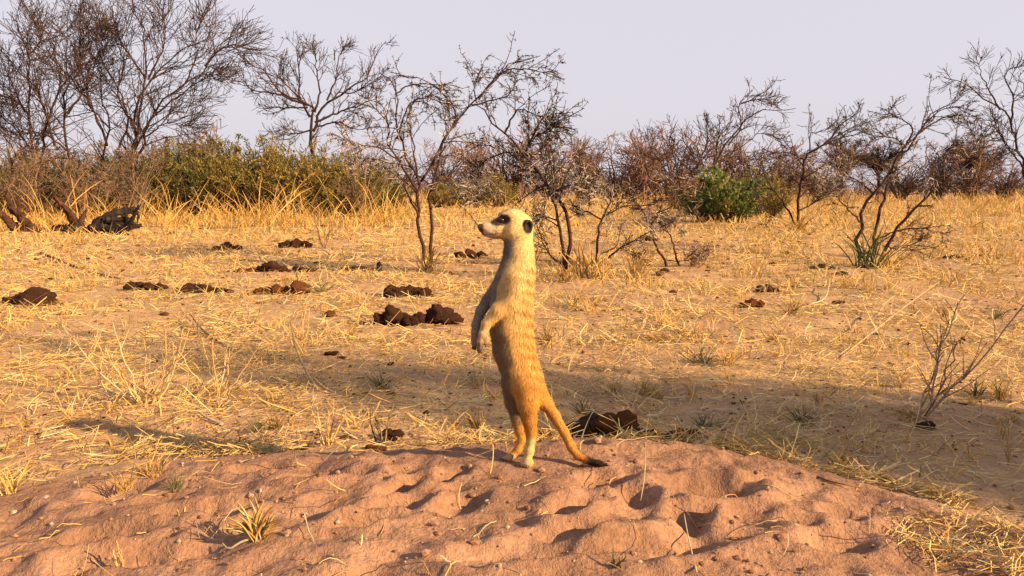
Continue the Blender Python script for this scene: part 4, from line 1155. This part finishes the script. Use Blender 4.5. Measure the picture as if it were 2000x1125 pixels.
dung(63, 597, [(-38, 0, 16, 12, 0), (-12, 0, 28, 20, 0), (10, 6, 30, 22, 1), (26, 4, 20, 22, 0), (42, 0, 9, 8, 0), (56, 0, 5, 4, 0)], 'flat-topped dark dung heap with straw caught on it near wiry dry weed')
dung(287, 567, auto(84, 22, 4, 1, 5), 'low long dark dung mound with crumbs along its foot')
dung(390, 572, [(-20, 4, 17, 12, 1), (-4, 0, 14, 13, 0), (12, 0, 12, 12, 0), (24, 0, 10, 9, 0), (42, 0, 12, 9, 0), (60, 0, 8, 6, 0)], 'row of rounded brown dung lumps trailing off in crumbs')
dung(540, 573, auto(120, 20, 7, 2, 9) + [(48, 6, 20, 15, 0)], 'crumbled orange-brown spread of old dung with one larger lump', True)
dung(480, 533, auto(38, 16, 2, 3, 3), 'small reddish dung lump beside the tall black lump', True)
dung(530, 531, [(0, 6, 19, 16, 0), (-16, 0, 12, 9, 0), (20, 0, 12, 8, 0), (32, 0, 7, 5, 0)], 'tall black dung lump with smaller lumps at both sides')
dung(597, 531, auto(40, 15, 2, 5, 3), 'low black dung lump beside the tall black lump')
dung(443, 488, auto(50, 17, 3, 6, 3), 'black twin-bumped dung with a thin crumb trail behind the others')
dung(578, 483, auto(62, 22, 3, 7, 2), 'dark rounded double dung lump beside the brown twig shrublet')
dung(697, 528, auto(64, 10, 4, 8, 5), 'flat scatter of black dung beside an upright black stub')
dung(797, 578, [(-34, 0, 16, 14, 1), (-16, 0, 16, 14, 0), (2, 3, 16, 14, 0), (18, 0, 12, 13, 0), (34, 2, 14, 14, 0), (46, 0, 8, 5, 0)], 'dark bar of joined dung lumps ending in a hollow pat')
dung(778, 634, [(-36, 8, 14, 17, 0), (-10, 20, 20, 20, 0), (-18, 6, 15, 14, 0), (6, 4, 16, 13, 0), (14, 14, 10, 12, 0), (26, 6, 20, 14, 0), (44, 12, 13, 15, 0), (50, 2, 10, 7, 0)], 'heap of rounded dark dung lumps beside a taller ridged lump')
dung(866, 632, [(-16, 20, 20, 22, 0), (2, 16, 22, 20, 0), (8, 8, 24, 15, 0), (-20, 4, 12, 9, 0), (26, 6, 14, 14, 0), (-12, 34, 11, 8, 0)], 'taller ridged dark dung lump beside the heap of rounded lumps')
dung(645, 619, [(0, 5, 11, 9, 0), (11, 0, 4, 3, 0)], 'single small orange dung ball alone on the straw', True)
dung(918, 505, auto(64, 24, 3, 11, 3), 'dark humped dung between the two thorn bushes with grass in front')
dung(1500, 569, auto(46, 16, 3, 12, 2), 'dark dung lump with split top on the open plain')
dung(1556, 563, auto(40, 7, 3, 13, 2), 'thin flat dung pat beside the dung lump with split top')
dung(1468, 599, auto(44, 20, 3, 14, 3), 'straw-flecked reddish old dung in front of the split-topped lump', True)
dung(1182, 843, [(-52, 4, 26, 16, 1), (-22, 12, 34, 19, 1), (12, 14, 34, 21, 1), (40, 18, 24, 25, 1), (-38, 2, 22, 12, 0), (34, 4, 22, 14, 0)], 'big dark dung slab with rusty cracked end coloured as sunlit just behind the tail', False, rusty=(2, 3, 5))  # rustier material on these lumps stands in for sunlight on that end
dung(1262, 855, [(-18, 4, 20, 14, 0), (6, 3, 18, 13, 0), (22, 4, 16, 12, 0), (30, 0, 8, 5, 0)], 'dark crumbly dung lump next to the big dung slab')
dung(1335, 858, [(-22, 8, 18, 13, 0), (0, 3, 22, 13, 1), (22, 2, 18, 10, 0), (40, 0, 10, 6, 0)], 'flattish rusty dung chunk behind the standing straw tuft', rusty=(1, 2))
dung(1405, 874, [(0, 2, 12, 9, 0), (14, 0, 8, 6, 0), (-14, 0, 6, 5, 0)], 'small rusty dung crumbs beside the golden straw heap', True)
dung(1605, 527, auto(48, 12, 3, 15, 2), 'black flat dung in front of the dark grass clump')
dung(1640, 537, auto(30, 8, 2, 16, 1), 'small charred-looking dung bit beside the black flat dung')
dung(735, 880, [(-12, 0, 11, 8, 0), (6, 0, 12, 8, 0), (16, 3, 7, 7, 0)], 'row of small orange dung clods at the mound lip under grey weed stems', True)
dung(765, 858, [(-8, 0, 16, 13, 1), (10, 4, 15, 14, 0)], 'dark clod caught in straw right behind the orange clods')
dung(648, 693, auto(26, 13, 2, 17, 1), 'small dark clod alone on the shaded soil band')
dung(1806, 836, [(0, 0, 18, 9, 0), (10, 2, 9, 8, 0)], 'dark clod at the root of the dry branched sapling')
dung(1062, 852, auto(40, 12, 2, 18, 2), 'small dark dung lump between meerkat leg and tail')
dung(975, 885 - 12, [(0, 0, 9, 6, 0), (9, 0, 6, 4, 0)], 'pair of rusty clods on the mound lip by the meerkat foot', True)
dung(1275, 470, auto(30, 9, 2, 19, 1), 'flat dark dung bit on the ground under the whitish thorn mat')
dung(1865, 505, auto(40, 8, 3, 20, 1), 'thin dark dung strip in yellow grass on the plain')

# charred stub beside the flat dung
g_ = G(741, 532)
V = lumpy(61, IV3, .35, 2.0, 3); V = V * np.array([.5, .5, 1.0]); k = g_[1] / F * 14
tag(obj('charred_stub', mesh_np('charred_stub', V * np.array([k * .8, k * .8, k]) + np.array([0, 0, k * .55]), [IF3]), M_log, None, g_), 'short upright blackened wood stub among flat dung', 'stub')

# ------------------------------------------------------------------ fallen logs under the bare trees
def log(name, label, traces, mat, base_px, seed, Y=None):
    """gnarled log: several tapering wooden limbs with ridged bark"""
    rg = np.random.default_rng(seed); g_ = G(*base_px); Y = g_[1] if Y is None else Y; k = Y / F
    t = thing(name, label, 'log', g_)
    for nm, pts, r0, r1, dy in traces:
        pp = np.array([P(a, b_, Y + dy * (i / max(1, len(pts) - 1))) for i, (a, b_) in enumerate(pts)])
        pt = catmull(pp, 22); rr = np.linspace(r0, r1, 22) * k * (1 + rg.normal(size=22) * .16)
        V, qd = tubes(pt[None], rr[None], 12)
        c = np.repeat(pt, 12, axis=0); u = V - c
        ang = np.tile(np.arange(12), 22); u *= (1 + .22 * np.sin(ang * 2.1 + rg.uniform(0, 6)) * rg.uniform(.5, 1.4, len(V)) + rg.normal(size=len(V)) * .16)[:, None]
        V = c + u; V[-12:] += (pt[-1] - pt[-3]) * rg.uniform(-.4, .9, 12)[:, None]
        Vc = np.vstack([V, pt[-1] - (pt[-1] - pt[-3]) * .2, pt[0]]); j = np.arange(12); j2 = (j + 1) % 12; nb = len(V)
        tri = np.concatenate([np.stack([nb - 12 + j, nb - 12 + j2, np.full(12, nb)], -1), np.stack([j2, j, np.full(12, nb + 1)], -1)])
        obj(nm, mesh_np(nm, Vc - g_, [qd, tri]), mat, t)
log('fallen_log', 'charred black fallen log with splintered end under the bare tree', [
    ('trunk', [(180, 448), (196, 432), (226, 416), (266, 409)], 9, 6, .2), ('branch', [(200, 456), (228, 450), (252, 436), (270, 404)], 7, 2, -.2),
    ('branch', [(182, 450), (222, 440), (262, 436)], 11, 7, .15), ('branch', [(176, 456), (190, 450), (214, 452)], 8, 7, .2), ('branch', [(230, 458), (260, 462), (302, 471)], 5, 1.5, -.4),
    ('branch', [(220, 454), (244, 448), (274, 440)], 8, 4, .1), ('branch', [(205, 428), (225, 430), (250, 424)], 7, 4, .1), ('branch', [(262, 410), (270, 420), (268, 436)], 3, 1, 0), ('branch', [(190, 440), (215, 444), (240, 446)], 9, 6, .3),
    ('branch', [(128, 452), (150, 446), (176, 452)], 8, 6, .2)], M_log, (225, 458), 71)
log('leaning_stump', 'reddish broken stump leaning over among pale thorn shrubs', [('trunk', [(152, 452), (142, 428), (130, 410), (106, 385)], 9, 3, -.2), ('branch', [(160, 452), (158, 432), (166, 415)], 7, 3, .2),
    ('branch', [(105, 452), (125, 448), (145, 446)], 9, 8, 0)], M_redlog, (146, 453), 72)
log('fallen_log', 'reddish thick log leaning from dark roots beside the pale thorn shrubs', [('trunk', [(70, 453), (45, 430), (22, 405), (14, 380)], 10, 4, .2), ('branch', [(34, 450), (10, 425), (-15, 405)], 9, 4, 0),
    ('branch', [(90, 455), (60, 452), (35, 450)], 9, 8, 0), ('branch', [(50, 440), (38, 410), (36, 385)], 6, 3, 0)], M_redlog, (55, 455), 73)

# ------------------------------------------------------------------ the meerkat
YM = 0.941
SPX = YM / F * 1.008
def M(px, py, dmm=0.0):
    return P(px, py, YM + dmm * .001)
HC = M(1012, 440, 0)
HA = R(11)
HF = np.array([-math.cos(HA), -math.sin(HA), 0]); HL = np.array([math.sin(HA), -math.cos(HA), 0])
def Hd(px, py, lat=0.0):
    """head point: px,py in the profile, lat in px towards the animal's left"""
    z = M(1012, py, 0)[2]
    return np.array([HC[0], HC[1], z]) + HF * (1012 - px) * SPX + HL * lat * SPX

gfoot = G(1030, 906)
ox0, ox1 = M(915, 600)[0], M(1200, 905)[0]
vox = .0017
lo = np.array([ox0 - .005, YM - .062, gh(.02, .93) - .025]); hi = np.array([ox1 + .008, YM + .062, M(1000, 400)[2] + .006])
dims = np.ceil((hi - lo) / vox).astype(int) + 1
gx_ = [lo[i] + vox * np.arange(dims[i]) for i in range(3)]
def chain_field(D, pts, k, ys=1.0):
    """smooth-union a tapering chain into the field D; pts = (pos, radius m)"""
    for (a, ra), (b, rb) in zip(pts[:-1], pts[1:]):
        a = np.asarray(a); b = np.asarray(b); pad = max(ra, rb) * max(1, ys) + k + .008
        i0 = np.maximum(0, ((np.minimum(a, b) - pad - lo) / vox).astype(int)); i1 = np.minimum(dims, ((np.maximum(a, b) + pad - lo) / vox).astype(int) + 2)
        if np.any(i1 <= i0): continue
        X = gx_[0][i0[0]:i1[0]][:, None, None]; Yv = gx_[1][i0[1]:i1[1]][None, :, None]; Z = gx_[2][i0[2]:i1[2]][None, None, :]
        ba = b - a; L2 = max(ba @ ba, 1e-12)
        t = np.clip(((X - a[0]) * ba[0] + (Yv - a[1]) * ba[1] + (Z - a[2]) * ba[2]) / L2, 0, 1)
        d = np.sqrt((X - a[0] - t * ba[0]) ** 2 + ((Yv - a[1] - t * ba[1]) / ys) ** 2 + (Z - a[2] - t * ba[2]) ** 2) - (ra + (rb - ra) * t)
        S = D[i0[0]:i1[0], i0[1]:i1[1], i0[2]:i1[2]]
        h = np.clip(.5 + .5 * (S - d) / k, 0, 1)
        S[...] = S * (1 - h) + d * h - k * h * (1 - h)
def newD(): return np.full(dims, .05, np.float32)
def smin(A, B, k):
    h = np.clip(.5 + .5 * (A - B) / k, 0, 1)
    return A * (1 - h) + B * h - k * h * (1 - h)
def ell_sub(D, c, r, k):
    c = np.asarray(c); X = gx_[0][:, None, None]; Yv = gx_[1][None, :, None]; Z = gx_[2][None, None, :]
    q_ = np.sqrt(((X - c[0]) / r[0]) ** 2 + ((Yv - c[1]) / r[1]) ** 2 + ((Z - c[2]) / r[2]) ** 2)
    d = (q_ - 1) * min(r)
    h = np.clip(.5 - .5 * (D + d) / k, 0, 1)
    return (D * (1 - h) - d * h + k * h * (1 - h)).astype(np.float32)
def ch(l): return [(M(a, b, d), r * SPX) for (a, b, r, d) in l]

T_ = newD()
chain_field(T_, ch([(1013, 468, 26, 0), (1013, 488, 27, 0), (1012.5, 510, 28.5, 0), (1009, 533, 34, 0), (1003, 562, 38.5, 0), (999, 600, 40, 0), (998, 640, 41, 0),
                    (1003, 680, 40, 0), (1013, 712, 37, 0), (1025, 742, 35, 0), (1034, 766, 27, 0)]), .006, 1.06)
Hh = newD()
def hch(l): return [(Hd(a, b, lt), r * SPX) for (a, b, r, lt) in l]
chain_field(Hh, hch([(1006, 436, 28, 0), (1016, 441, 25, 0)]), .004, 1.10)
chain_field(Hh, hch([(996, 438, 23, 0), (975, 443, 17, 0), (953, 446.5, 11, 0), (942, 445, 8.2, 0)]), .006)
chain_field(Hh, hch([(988, 452, 14, 0), (965, 455, 9.5, 0), (949, 455, 6.5, 0)]), .004)
for s in (1, -1):
    chain_field(Hh, hch([(1000, 452, 15, 15 * s), (1014, 452, 16, 15 * s)]), .008)         # cheeks
    chain_field(Hh, hch([(982, 420, 6, 15 * s), (996, 418, 8, 15 * s)]), .008)             # brow ridge
    chain_field(Hh, hch([(957, 450, 7, 7 * s), (972, 452, 9, 9 * s)]), .005)               # lip pads
    ec = Hd(1025.5, 441, 29 * s)
    chain_field(Hh, [(ec + np.array([0, 0, 3.5 * SPX]), 10.0 * SPX), (ec - np.array([0.5 * SPX, 0, 4.5 * SPX]), 9.0 * SPX)], .002)
    Hh = ell_sub(Hh, ec + HL * s * 8.5 * SPX + np.array([-1 * SPX, 0, 0]), (6.5 * SPX, 7 * SPX, 9.5 * SPX), .0015)
    Hh = ell_sub(Hh, Hd(978, 429.5, 25.5 * s), (9 * SPX, 8.5 * SPX, 6.5 * SPX), .004)      # eye socket
D = smin(T_, Hh, .009)
# arms
def limb(chains, k=.003):
    A = newD()
    for c in chains: chain_field(A, ch(c), k)
    return A
handN = [[(942, 652, 5.2, -27 + d), (939 + a, 667, 3.8, -27 + d), (937 + a, 681, 2.8, -26 + d)] for a, d in ((-3.5, -3), (0, -6), (2.5, -2.5), (-2, 1.5))]
handN.append([(948, 650, 4, -32), (950, 662, 3.2, -33), (948, 670, 2.6, -32)])
armN = limb([[(1007, 545, 22, -17), (1006, 570, 18, -22), (997, 588, 14.5, -26)], [(997, 588, 14.5, -26), (972, 605, 12.5, -29), (950, 632, 9.5, -28), (944, 652, 8.5, -27)]] + handN)
handF = [[(927, 650, 5, 26 + d), (926 + a, 664, 3.6, 26 + d), (926 + a, 677, 2.7, 25 + d)] for a, d in ((-2.5, -2), (0, 1.5), (2.5, -4), (3, 2))]
armF = limb([[(985, 548, 20, 14), (966, 572, 14, 22), (954, 586, 12.5, 25)], [(954, 586, 12.5, 25), (939, 608, 10.5, 27), (930, 634, 9, 27), (928, 652, 8, 26)]] + handF)
# legs, placed by where the feet stand
nf, ff = -11.0, 13.0
toesN = [[(1030, 897, 5.2, nf - 3), (1026 + a, 904, 4.0, nf - 9 + d), (1022 + a, 908, 3.2, nf - 12 + d)] for a, d in ((-4, 3), (1, -1), (6.5, -3), (12, -2))]
legN = limb([[(1028, 750, 27, -17), (1031, 788, 20.5, -20), (1033.5, 815, 14.5, -17), (1036.5, 842, 10.5, -12), (1037, 856, 9.2, nf)], [(1037, 856, 9.2, nf), (1034, 880, 9.2, nf - 1), (1030, 897, 8, nf - 3)]] + toesN)
toesF = [[(1001, 889, 5.0, ff - 2), (990 + a * .6, 893 + a * .1, 3.8, ff - 4 + d), (980 + a, 896 + a * .2, 3.0, ff - 5 + d)] for a, d in ((0, 4), (2, 0), (6, -4), (12, -7))]
legF = limb([[(1003, 745, 25, 13), (1004, 785, 18, 16), (1010, 815, 12.5, 15), (1016, 842, 9.2, 13), (1019, 858, 8.2, ff)], [(1019, 858, 8.2, ff), (1012, 877, 8, ff - 1), (1002, 889, 7.0, ff - 2)]] + toesF)
tail = limb([[(1046, 764, 22, 0), (1065, 786, 13.5, 0), (1083, 812, 10.2, 0), (1101, 843, 8.8, -2), (1116, 873, 8.3, -5), (1128, 890, 7.6, -8), (1146, 899, 6.6, -12), (1168, 906, 6.2, -17), (1184, 909, 4.5, -20)]], .004)
D = smin(D, armF, .006); D = smin(D, legF, .007); D = smin(D, legN, .008); D = smin(D, armN, .0065); D = smin(D, tail, .008)

def surface_nets(D, lo, vox):
    ins = D < 0
    c = [ins[i:D.shape[0] - 1 + i, j:D.shape[1] - 1 + j, k:D.shape[2] - 1 + k] for i in (0, 1) for j in (0, 1) for k in (0, 1)]
    sm_ = sum(x.astype(np.int8) for x in c); act = (sm_ > 0) & (sm_ < 8)
    idx = -np.ones(act.shape, np.int64); cells = np.argwhere(act); idx[act] = np.arange(len(cells))
    acc = np.zeros((len(cells), 3)); cnt = np.zeros(len(cells))
    corners = [(i, j, k) for i in (0, 1) for j in (0, 1) for k in (0, 1)]
    val = np.stack([D[cells[:, 0] + i, cells[:, 1] + j, cells[:, 2] + k] for i, j, k in corners], 1)
    for a in range(8):
        for b in range(a + 1, 8):
            if sum(abs(np.array(corners[a]) - np.array(corners[b]))) != 1: continue
            m = (val[:, a] < 0) != (val[:, b] < 0)
            t = val[m, a] / (val[m, a] - val[m, b])
            acc[m] += np.array(corners[a]) * (1 - t)[:, None] + np.array(corners[b]) * t[:, None]; cnt[m] += 1
    V = lo + vox * (cells + acc / cnt[:, None])
    faces = []
    for ax in range(3):
        sl0 = [slice(None)] * 3; sl1 = [slice(None)] * 3; sl0[ax] = slice(0, -1); sl1[ax] = slice(1, None)
        A, B_ = ins[tuple(sl0)], ins[tuple(sl1)]
        e = np.argwhere(A != B_); u, v = [(1, 2), (2, 0), (0, 1)][ax]
        ok = (e[:, u] > 0) & (e[:, v] > 0) & (e[:, u] < D.shape[u] - 1) & (e[:, v] < D.shape[v] - 1); e = e[ok]
        def cell(du, dv):
            q_ = e.copy(); q_[:, u] -= du; q_[:, v] -= dv; return idx[q_[:, 0], q_[:, 1], q_[:, 2]]
        Q = np.stack([cell(1, 1), cell(0, 1), cell(0, 0), cell(1, 0)], 1)
        flip = ~A[tuple(e.T)]; Q[flip] = Q[flip][:, ::-1]; faces.append(Q)
    return V, np.concatenate(faces)
MV, MFc = surface_nets(D, lo, vox)
# light smoothing of the voxel surface
ed = np.concatenate([MFc[:, [0, 1]], MFc[:, [1, 2]], MFc[:, [2, 3]], MFc[:, [3, 0]]])
for it in range(2):
    acc = np.zeros_like(MV); cn = np.zeros(len(MV))
    for a_, b_ in ((0, 1), (1, 0)):
        np.add.at(acc, ed[:, a_], MV[ed[:, b_]]); np.add.at(cn, ed[:, a_], 1)
    MV = MV * .5 + .5 * acc / cn[:, None]

def project(V):
    d = V - np.array([0, 0, CZ])
    yc = d[:, 1] * math.cos(TH) - d[:, 2] * math.sin(TH); zc = d[:, 1] * math.sin(TH) + d[:, 2] * math.cos(TH)
    return 1000 + F * d[:, 0] / yc, 562.5 - F * zc / yc

def coat(V):
    """coat colours of the animal by place on its body, with painted shade on front and far limbs"""
    px, py = project(V)
    hv = V - HC; along = hv @ HF / SPX; lat = np.abs(hv @ HL) / SPX
    hx = 1012 - along                               # profile coordinate on the head
    n1 = fbm(V[:, 0] * 130 + V[:, 1] * 90, V[:, 2] * 60, 5, 3); n2 = fbm(V[:, 0] * 420 + V[:, 1] * 260, V[:, 2] * 210, 6, 3)
    cream = np.array([.68, .49, .23]); tan = np.array([.64, .38, .12]); orange = np.array([.54, .25, .050]); grey = np.array([.165, .155, .16])
    belly = np.array([.16, .118, .088]); ruf = np.array([.27, .085, .015]); pale = np.array([.66, .53, .30]); dark = np.array([.028, .017, .014])
    c = np.tile(cream, (len(V), 1))
    def mixin(w, col): 
        nonlocal c
        w = np.clip(w, 0, 1)[:, None]; c = c * (1 - w) + np.asarray(col) * w
    mixin(sstep(560, 700, py + n1 * 25), tan)
    mixin(sstep(690, 800, py + n1 * 20), orange)
    # front of chest, belly (bare greyish skin) and inner thighs, with their shade painted into the coat
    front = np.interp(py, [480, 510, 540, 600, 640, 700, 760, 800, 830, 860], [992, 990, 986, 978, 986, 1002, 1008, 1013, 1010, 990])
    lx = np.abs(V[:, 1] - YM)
    front = front + np.where((V[:, 1] > YM - .006) & (py > 700), 14, np.where(py > 715, -10, 0))  # far leg painted darker for shade, near thigh kept clear of it
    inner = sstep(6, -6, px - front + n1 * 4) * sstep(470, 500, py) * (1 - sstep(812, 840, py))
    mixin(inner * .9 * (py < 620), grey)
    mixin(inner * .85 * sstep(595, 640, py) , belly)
    # near arm keeps its tan coat, far arm painted grey as shaded, hands greyish
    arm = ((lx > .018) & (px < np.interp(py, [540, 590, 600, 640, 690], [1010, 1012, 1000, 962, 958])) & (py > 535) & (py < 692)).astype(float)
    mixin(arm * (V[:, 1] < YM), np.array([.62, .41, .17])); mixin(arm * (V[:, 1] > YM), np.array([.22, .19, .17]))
    mixin(arm * sstep(628, 662, py) * .65, np.array([.30, .21, .15]))
    mixin(arm * sstep(664, 680, py) * .8, np.array([.10, .07, .055]))
    # rufous bands across the back
    back = np.interp(py, [500, 530, 560, 600, 650, 700, 740, 780], [1041, 1045, 1044, 1040, 1040, 1046, 1060, 1070])
    wback = sstep(46, 8, back - px + n1 * 9) * sstep(505, 530, py) * (1 - sstep(735, 790, py)) * (1 - arm)
    st = np.sin((py + 5 * n1 + .22 * (back - px)) * 2 * math.pi / 21.0)
    mixin(wback * sstep(.15, .65, st + n2 * 1.0 + n1 * .6) * .92, ruf)
    mixin(sstep(40, 4, back - px) * sstep(510, 560, py) * (py < 770) * .35, np.array([.50, .24, .06]))
    mixin(sstep(.35, .8, n2 + .5 * n1) * sstep(600, 650, py) * (1 - sstep(800, 850, py)) * .4 * (1 - inner) * (1 - arm), ruf * 1.3)
    # feet
    foot = (px < 1052) * sstep(850, 864, py)
    mixin(foot * (px > 1014) * (V[:, 1] < YM), np.array([.56, .40, .17])); mixin(foot * (V[:, 1] > YM) * sstep(885, 893, py) * .8, np.array([.33, .29, .22]))
    mixin(foot * sstep(902, 908, py) * .5, np.array([.30, .25, .20]))
    # tail with a black tip
    tl = sstep(1056, 1072, px) * (py > 745)
    mixin(tl * .8, np.array([.50, .235, .055])); mixin(tl * sstep(1110, 1140, px + n1 * 3) * .6, np.array([.35, .12, .025])); mixin(sstep(1140, 1150, px + n2 * 4) * (py > 860), dark)
    # head
    head = (py < 475) & (px < 1046)
    mixin(head * sstep(26, 16, (py - 405) + .35 * (hx - 1000)) * .3, np.array([.42, .28, .18]))
    mixin(head * sstep(972, 958, hx) * .8, np.array([.50, .38, .30]))
    mixin(head * np.exp(-(((hx - 1000) / 7) ** 2 + ((py - 428) / 12) ** 2)) * .5, np.array([.50, .27, .11]))
    mixin(head * sstep(-2, 3, 944 - hx + n2 * 2) * (py < 462), np.array([.07, .038, .032]))
    patch = ((hx - 974) / 18.5) ** 2 + ((py - 429.5 + .10 * (hx - 975)) / 12.0) ** 2
    mixin(head * sstep(1.25, .7, patch + n2 * .15) * (lat > 6), dark * 1.6)
    ear = ((hx - 1025.5) / 11.5) ** 2 + ((py - 441) / 15.0) ** 2
    mixin(head * sstep(1.15, .75, ear) * (lat > 24), dark)
    mouth = np.exp(-((py - (458.5 - .10 * (hx - 945) - .0035 * np.maximum(0, hx - 960) ** 2)) / 1.3) ** 2) * (hx > 946) * (hx < 982) * (lat > 4)
    mixin(head * mouth * .75, np.array([.12, .06, .045]))
    mixin(sstep(460, 474, py) * sstep(1012, 988, px) * (1 - sstep(490, 515, py)), grey * .8)
    c = c * np.array([1.02, 1.03, 1.0]) * .86 * (1 + .16 * np.clip(n2, -1, 1))[:, None]
    return np.clip(c, .005, .85)

mk_root = np.array([gfoot[0], YM, gh(gfoot[0], YM)])
M_fur = mat_tint('meerkat_coat', .75, .15, 260, .18)
mk = thing('meerkat', 'meerkat standing upright on the sand mound looking sideways, tail propped on the sand', 'meerkat', mk_root)
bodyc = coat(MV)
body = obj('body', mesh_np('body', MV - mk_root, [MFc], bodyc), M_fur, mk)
# short coat of hair
rg = np.random.default_rng(900)
tri = np.concatenate([MFc[:, [0, 1, 2]], MFc[:, [0, 2, 3]]])
A, B_, C_ = MV[tri[:, 0]], MV[tri[:, 1]], MV[tri[:, 2]]
cr = np.cross(B_ - A, C_ - A); ar = np.linalg.norm(cr, axis=1); NH = 52000
pk = rg.choice(len(tri), NH, p=ar / ar.sum()); u, v = rg.random((2, NH)); f_ = u + v > 1; u[f_] = 1 - u[f_]; v[f_] = 1 - v[f_]
Hp = A[pk] * (1 - u - v)[:, None] + B_[pk] * u[:, None] + C_[pk] * v[:, None]; Nn = nrm(cr[pk])
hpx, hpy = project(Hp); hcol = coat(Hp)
hl = np.full(NH, .0062); face = (hpy < 470) & (hpx < 1044)
hl = .0062 - .0040 * sstep(500, 455, hpy); hl[face] = np.minimum(hl, .0062 - .0040 * sstep(498, 455, hpy))[face]; hl[(hpx < 962) & (hpy < 470)] = .0010; hl[hpy > 845] = .0026; hl[(hpx < 962) & (hpy > 590)] = .0026; hl[(hpx > 1060) & (hpy > 770)] = .0040
lean_dir = np.tile(np.array([.12, 0, -1.0]), (NH, 1)); lean_dir[face] = (1, .1, -.35); lean_dir[(hpx > 1060) & (hpy > 770)] = (.5, 0, -.85); lean_dir[(hpx > 1125) & (hpy > 770)] = (1, -.3, -.15)
lean_dir = nrm(lean_dir + rg.normal(size=(NH, 3)) * .18); tg = nrm(lean_dir - Nn * np.sum(lean_dir * Nn, 1)[:, None])
dk = hcol.mean(1) > .0; ear_skip = ~((hpx > 1016) & (hpx < 1046) & (hpy > 424) & (hpy < 458) & (hcol.mean(1) < .06)) & ~(face & (hcol.mean(1) < .07))
Hp, Nn, tg, hl, hcol = [z[ear_skip] for z in (Hp, Nn, tg, hl, hcol)]; NH = len(Hp)
hl = hl * rg.uniform(.6, 1.25, NH)
p0 = Hp - Nn * .0003; p1 = Hp + (tg * .62 + Nn * .26) * (hl * .55)[:, None]; p2 = Hp + (tg * .95 + Nn * .30) * hl[:, None]
sd = nrm(np.cross(tg, Nn)) * .00022
V = np.stack([p0 - sd, p0 + sd, p1 - sd * .8, p1 + sd * .8, p2], 1).reshape(-1, 3); bi = np.arange(NH)[:, None] * 5
q4 = np.concatenate([bi + np.array([[0, 1, 3, 2]])]); q3 = bi + np.array([[2, 3, 4]])
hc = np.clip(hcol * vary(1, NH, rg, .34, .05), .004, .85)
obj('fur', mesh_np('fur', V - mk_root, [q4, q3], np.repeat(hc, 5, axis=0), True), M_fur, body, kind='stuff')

# eyes, nose, claws
m_eye, nte, be = mat_new('eye_gloss', .12, .35); nte.links.new(ramp(nte, tnoise(nte, 300, 2, .5, objcoord(nte)), [(.3, (.010, .006, .005)), (.7, (.03, .016, .010))]), be.inputs['Base Color'])
m_nose = mat_noise('nose_leather', [(.3, (.018, .011, .010)), (.7, (.05, .03, .026))], 500, .45, .4, .4, .0006, 900)
m_claw = mat_noise('claw_horn', [(.3, (.020, .013, .011)), (.7, (.06, .038, .028))], 400, .5, .4, 0)
EY = Hd(977.5, 429.5, 0)
cand = (np.abs(MV[:, 2] - EY[2]) < .0022) & (np.abs((MV - EY) @ HF) < .0022)
latmax = ((MV - EY) @ HL)[cand].max()
for s in (1, -1):
    o = obj('eye', mesh_np('eye', IV3 * .0034, [IF3]), m_eye, mk); c = EY + HL * s * (latmax - .0016) - mk_root; o.location = tuple(c)
nose = lumpy(5, IV3, .08, 2.0) * np.array([5.2, 6.0, 5.4]) * SPX * 1.1
nose[:, 2] += .25 * np.abs(nose[:, 1]) * -1
o = obj('nose', mesh_np('nose', nose, [IF3]), m_nose, mk); o.location = tuple(Hd(938.6, 442.0, 0) - mk_root); o.rotation_euler = (0, 0, HA)
for s in (1, -1):
    o = obj('nostril', mesh_np('nostril', IV2 * np.array([1.0, .7, .8]) * SPX * 1.7, [IF2]), m_eye, mk); o.location = tuple(Hd(934.6, 443, 4.2 * s) - mk_root)
def claw(base, tip, r):
    pt = catmull([base, (np.asarray(base) + tip) / 2 + np.array([-.0006, 0, .0003]), tip], 6)[None]
    V, qd = tubes(pt, (r * np.array([1, .95, .85, .65, .4, .08]))[None], 5)
    obj('claw', mesh_np('claw', V - mk_root, [qd]), m_claw, mk)
for c_, ln_ in ((handN, 10), (handF, 8)):
    for f3 in c_:
        a = np.array(M(*f3[-1][:2], f3[-1][3])); claw(a, a + np.array([.0010, 0, -ln_ * SPX]), 2.0 * SPX)
for c_, dx, dy in ((toesN, -4.5, -5), (toesF, -7, -2)):
    for f3 in c_:
        a = np.array(M(*f3[-1][:2], f3[-1][3])); claw(a + np.array([0, 0, .0006]), a + np.array([dx * SPX, dy * SPX * .8, -1.6 * SPX]), 1.5 * SPX)
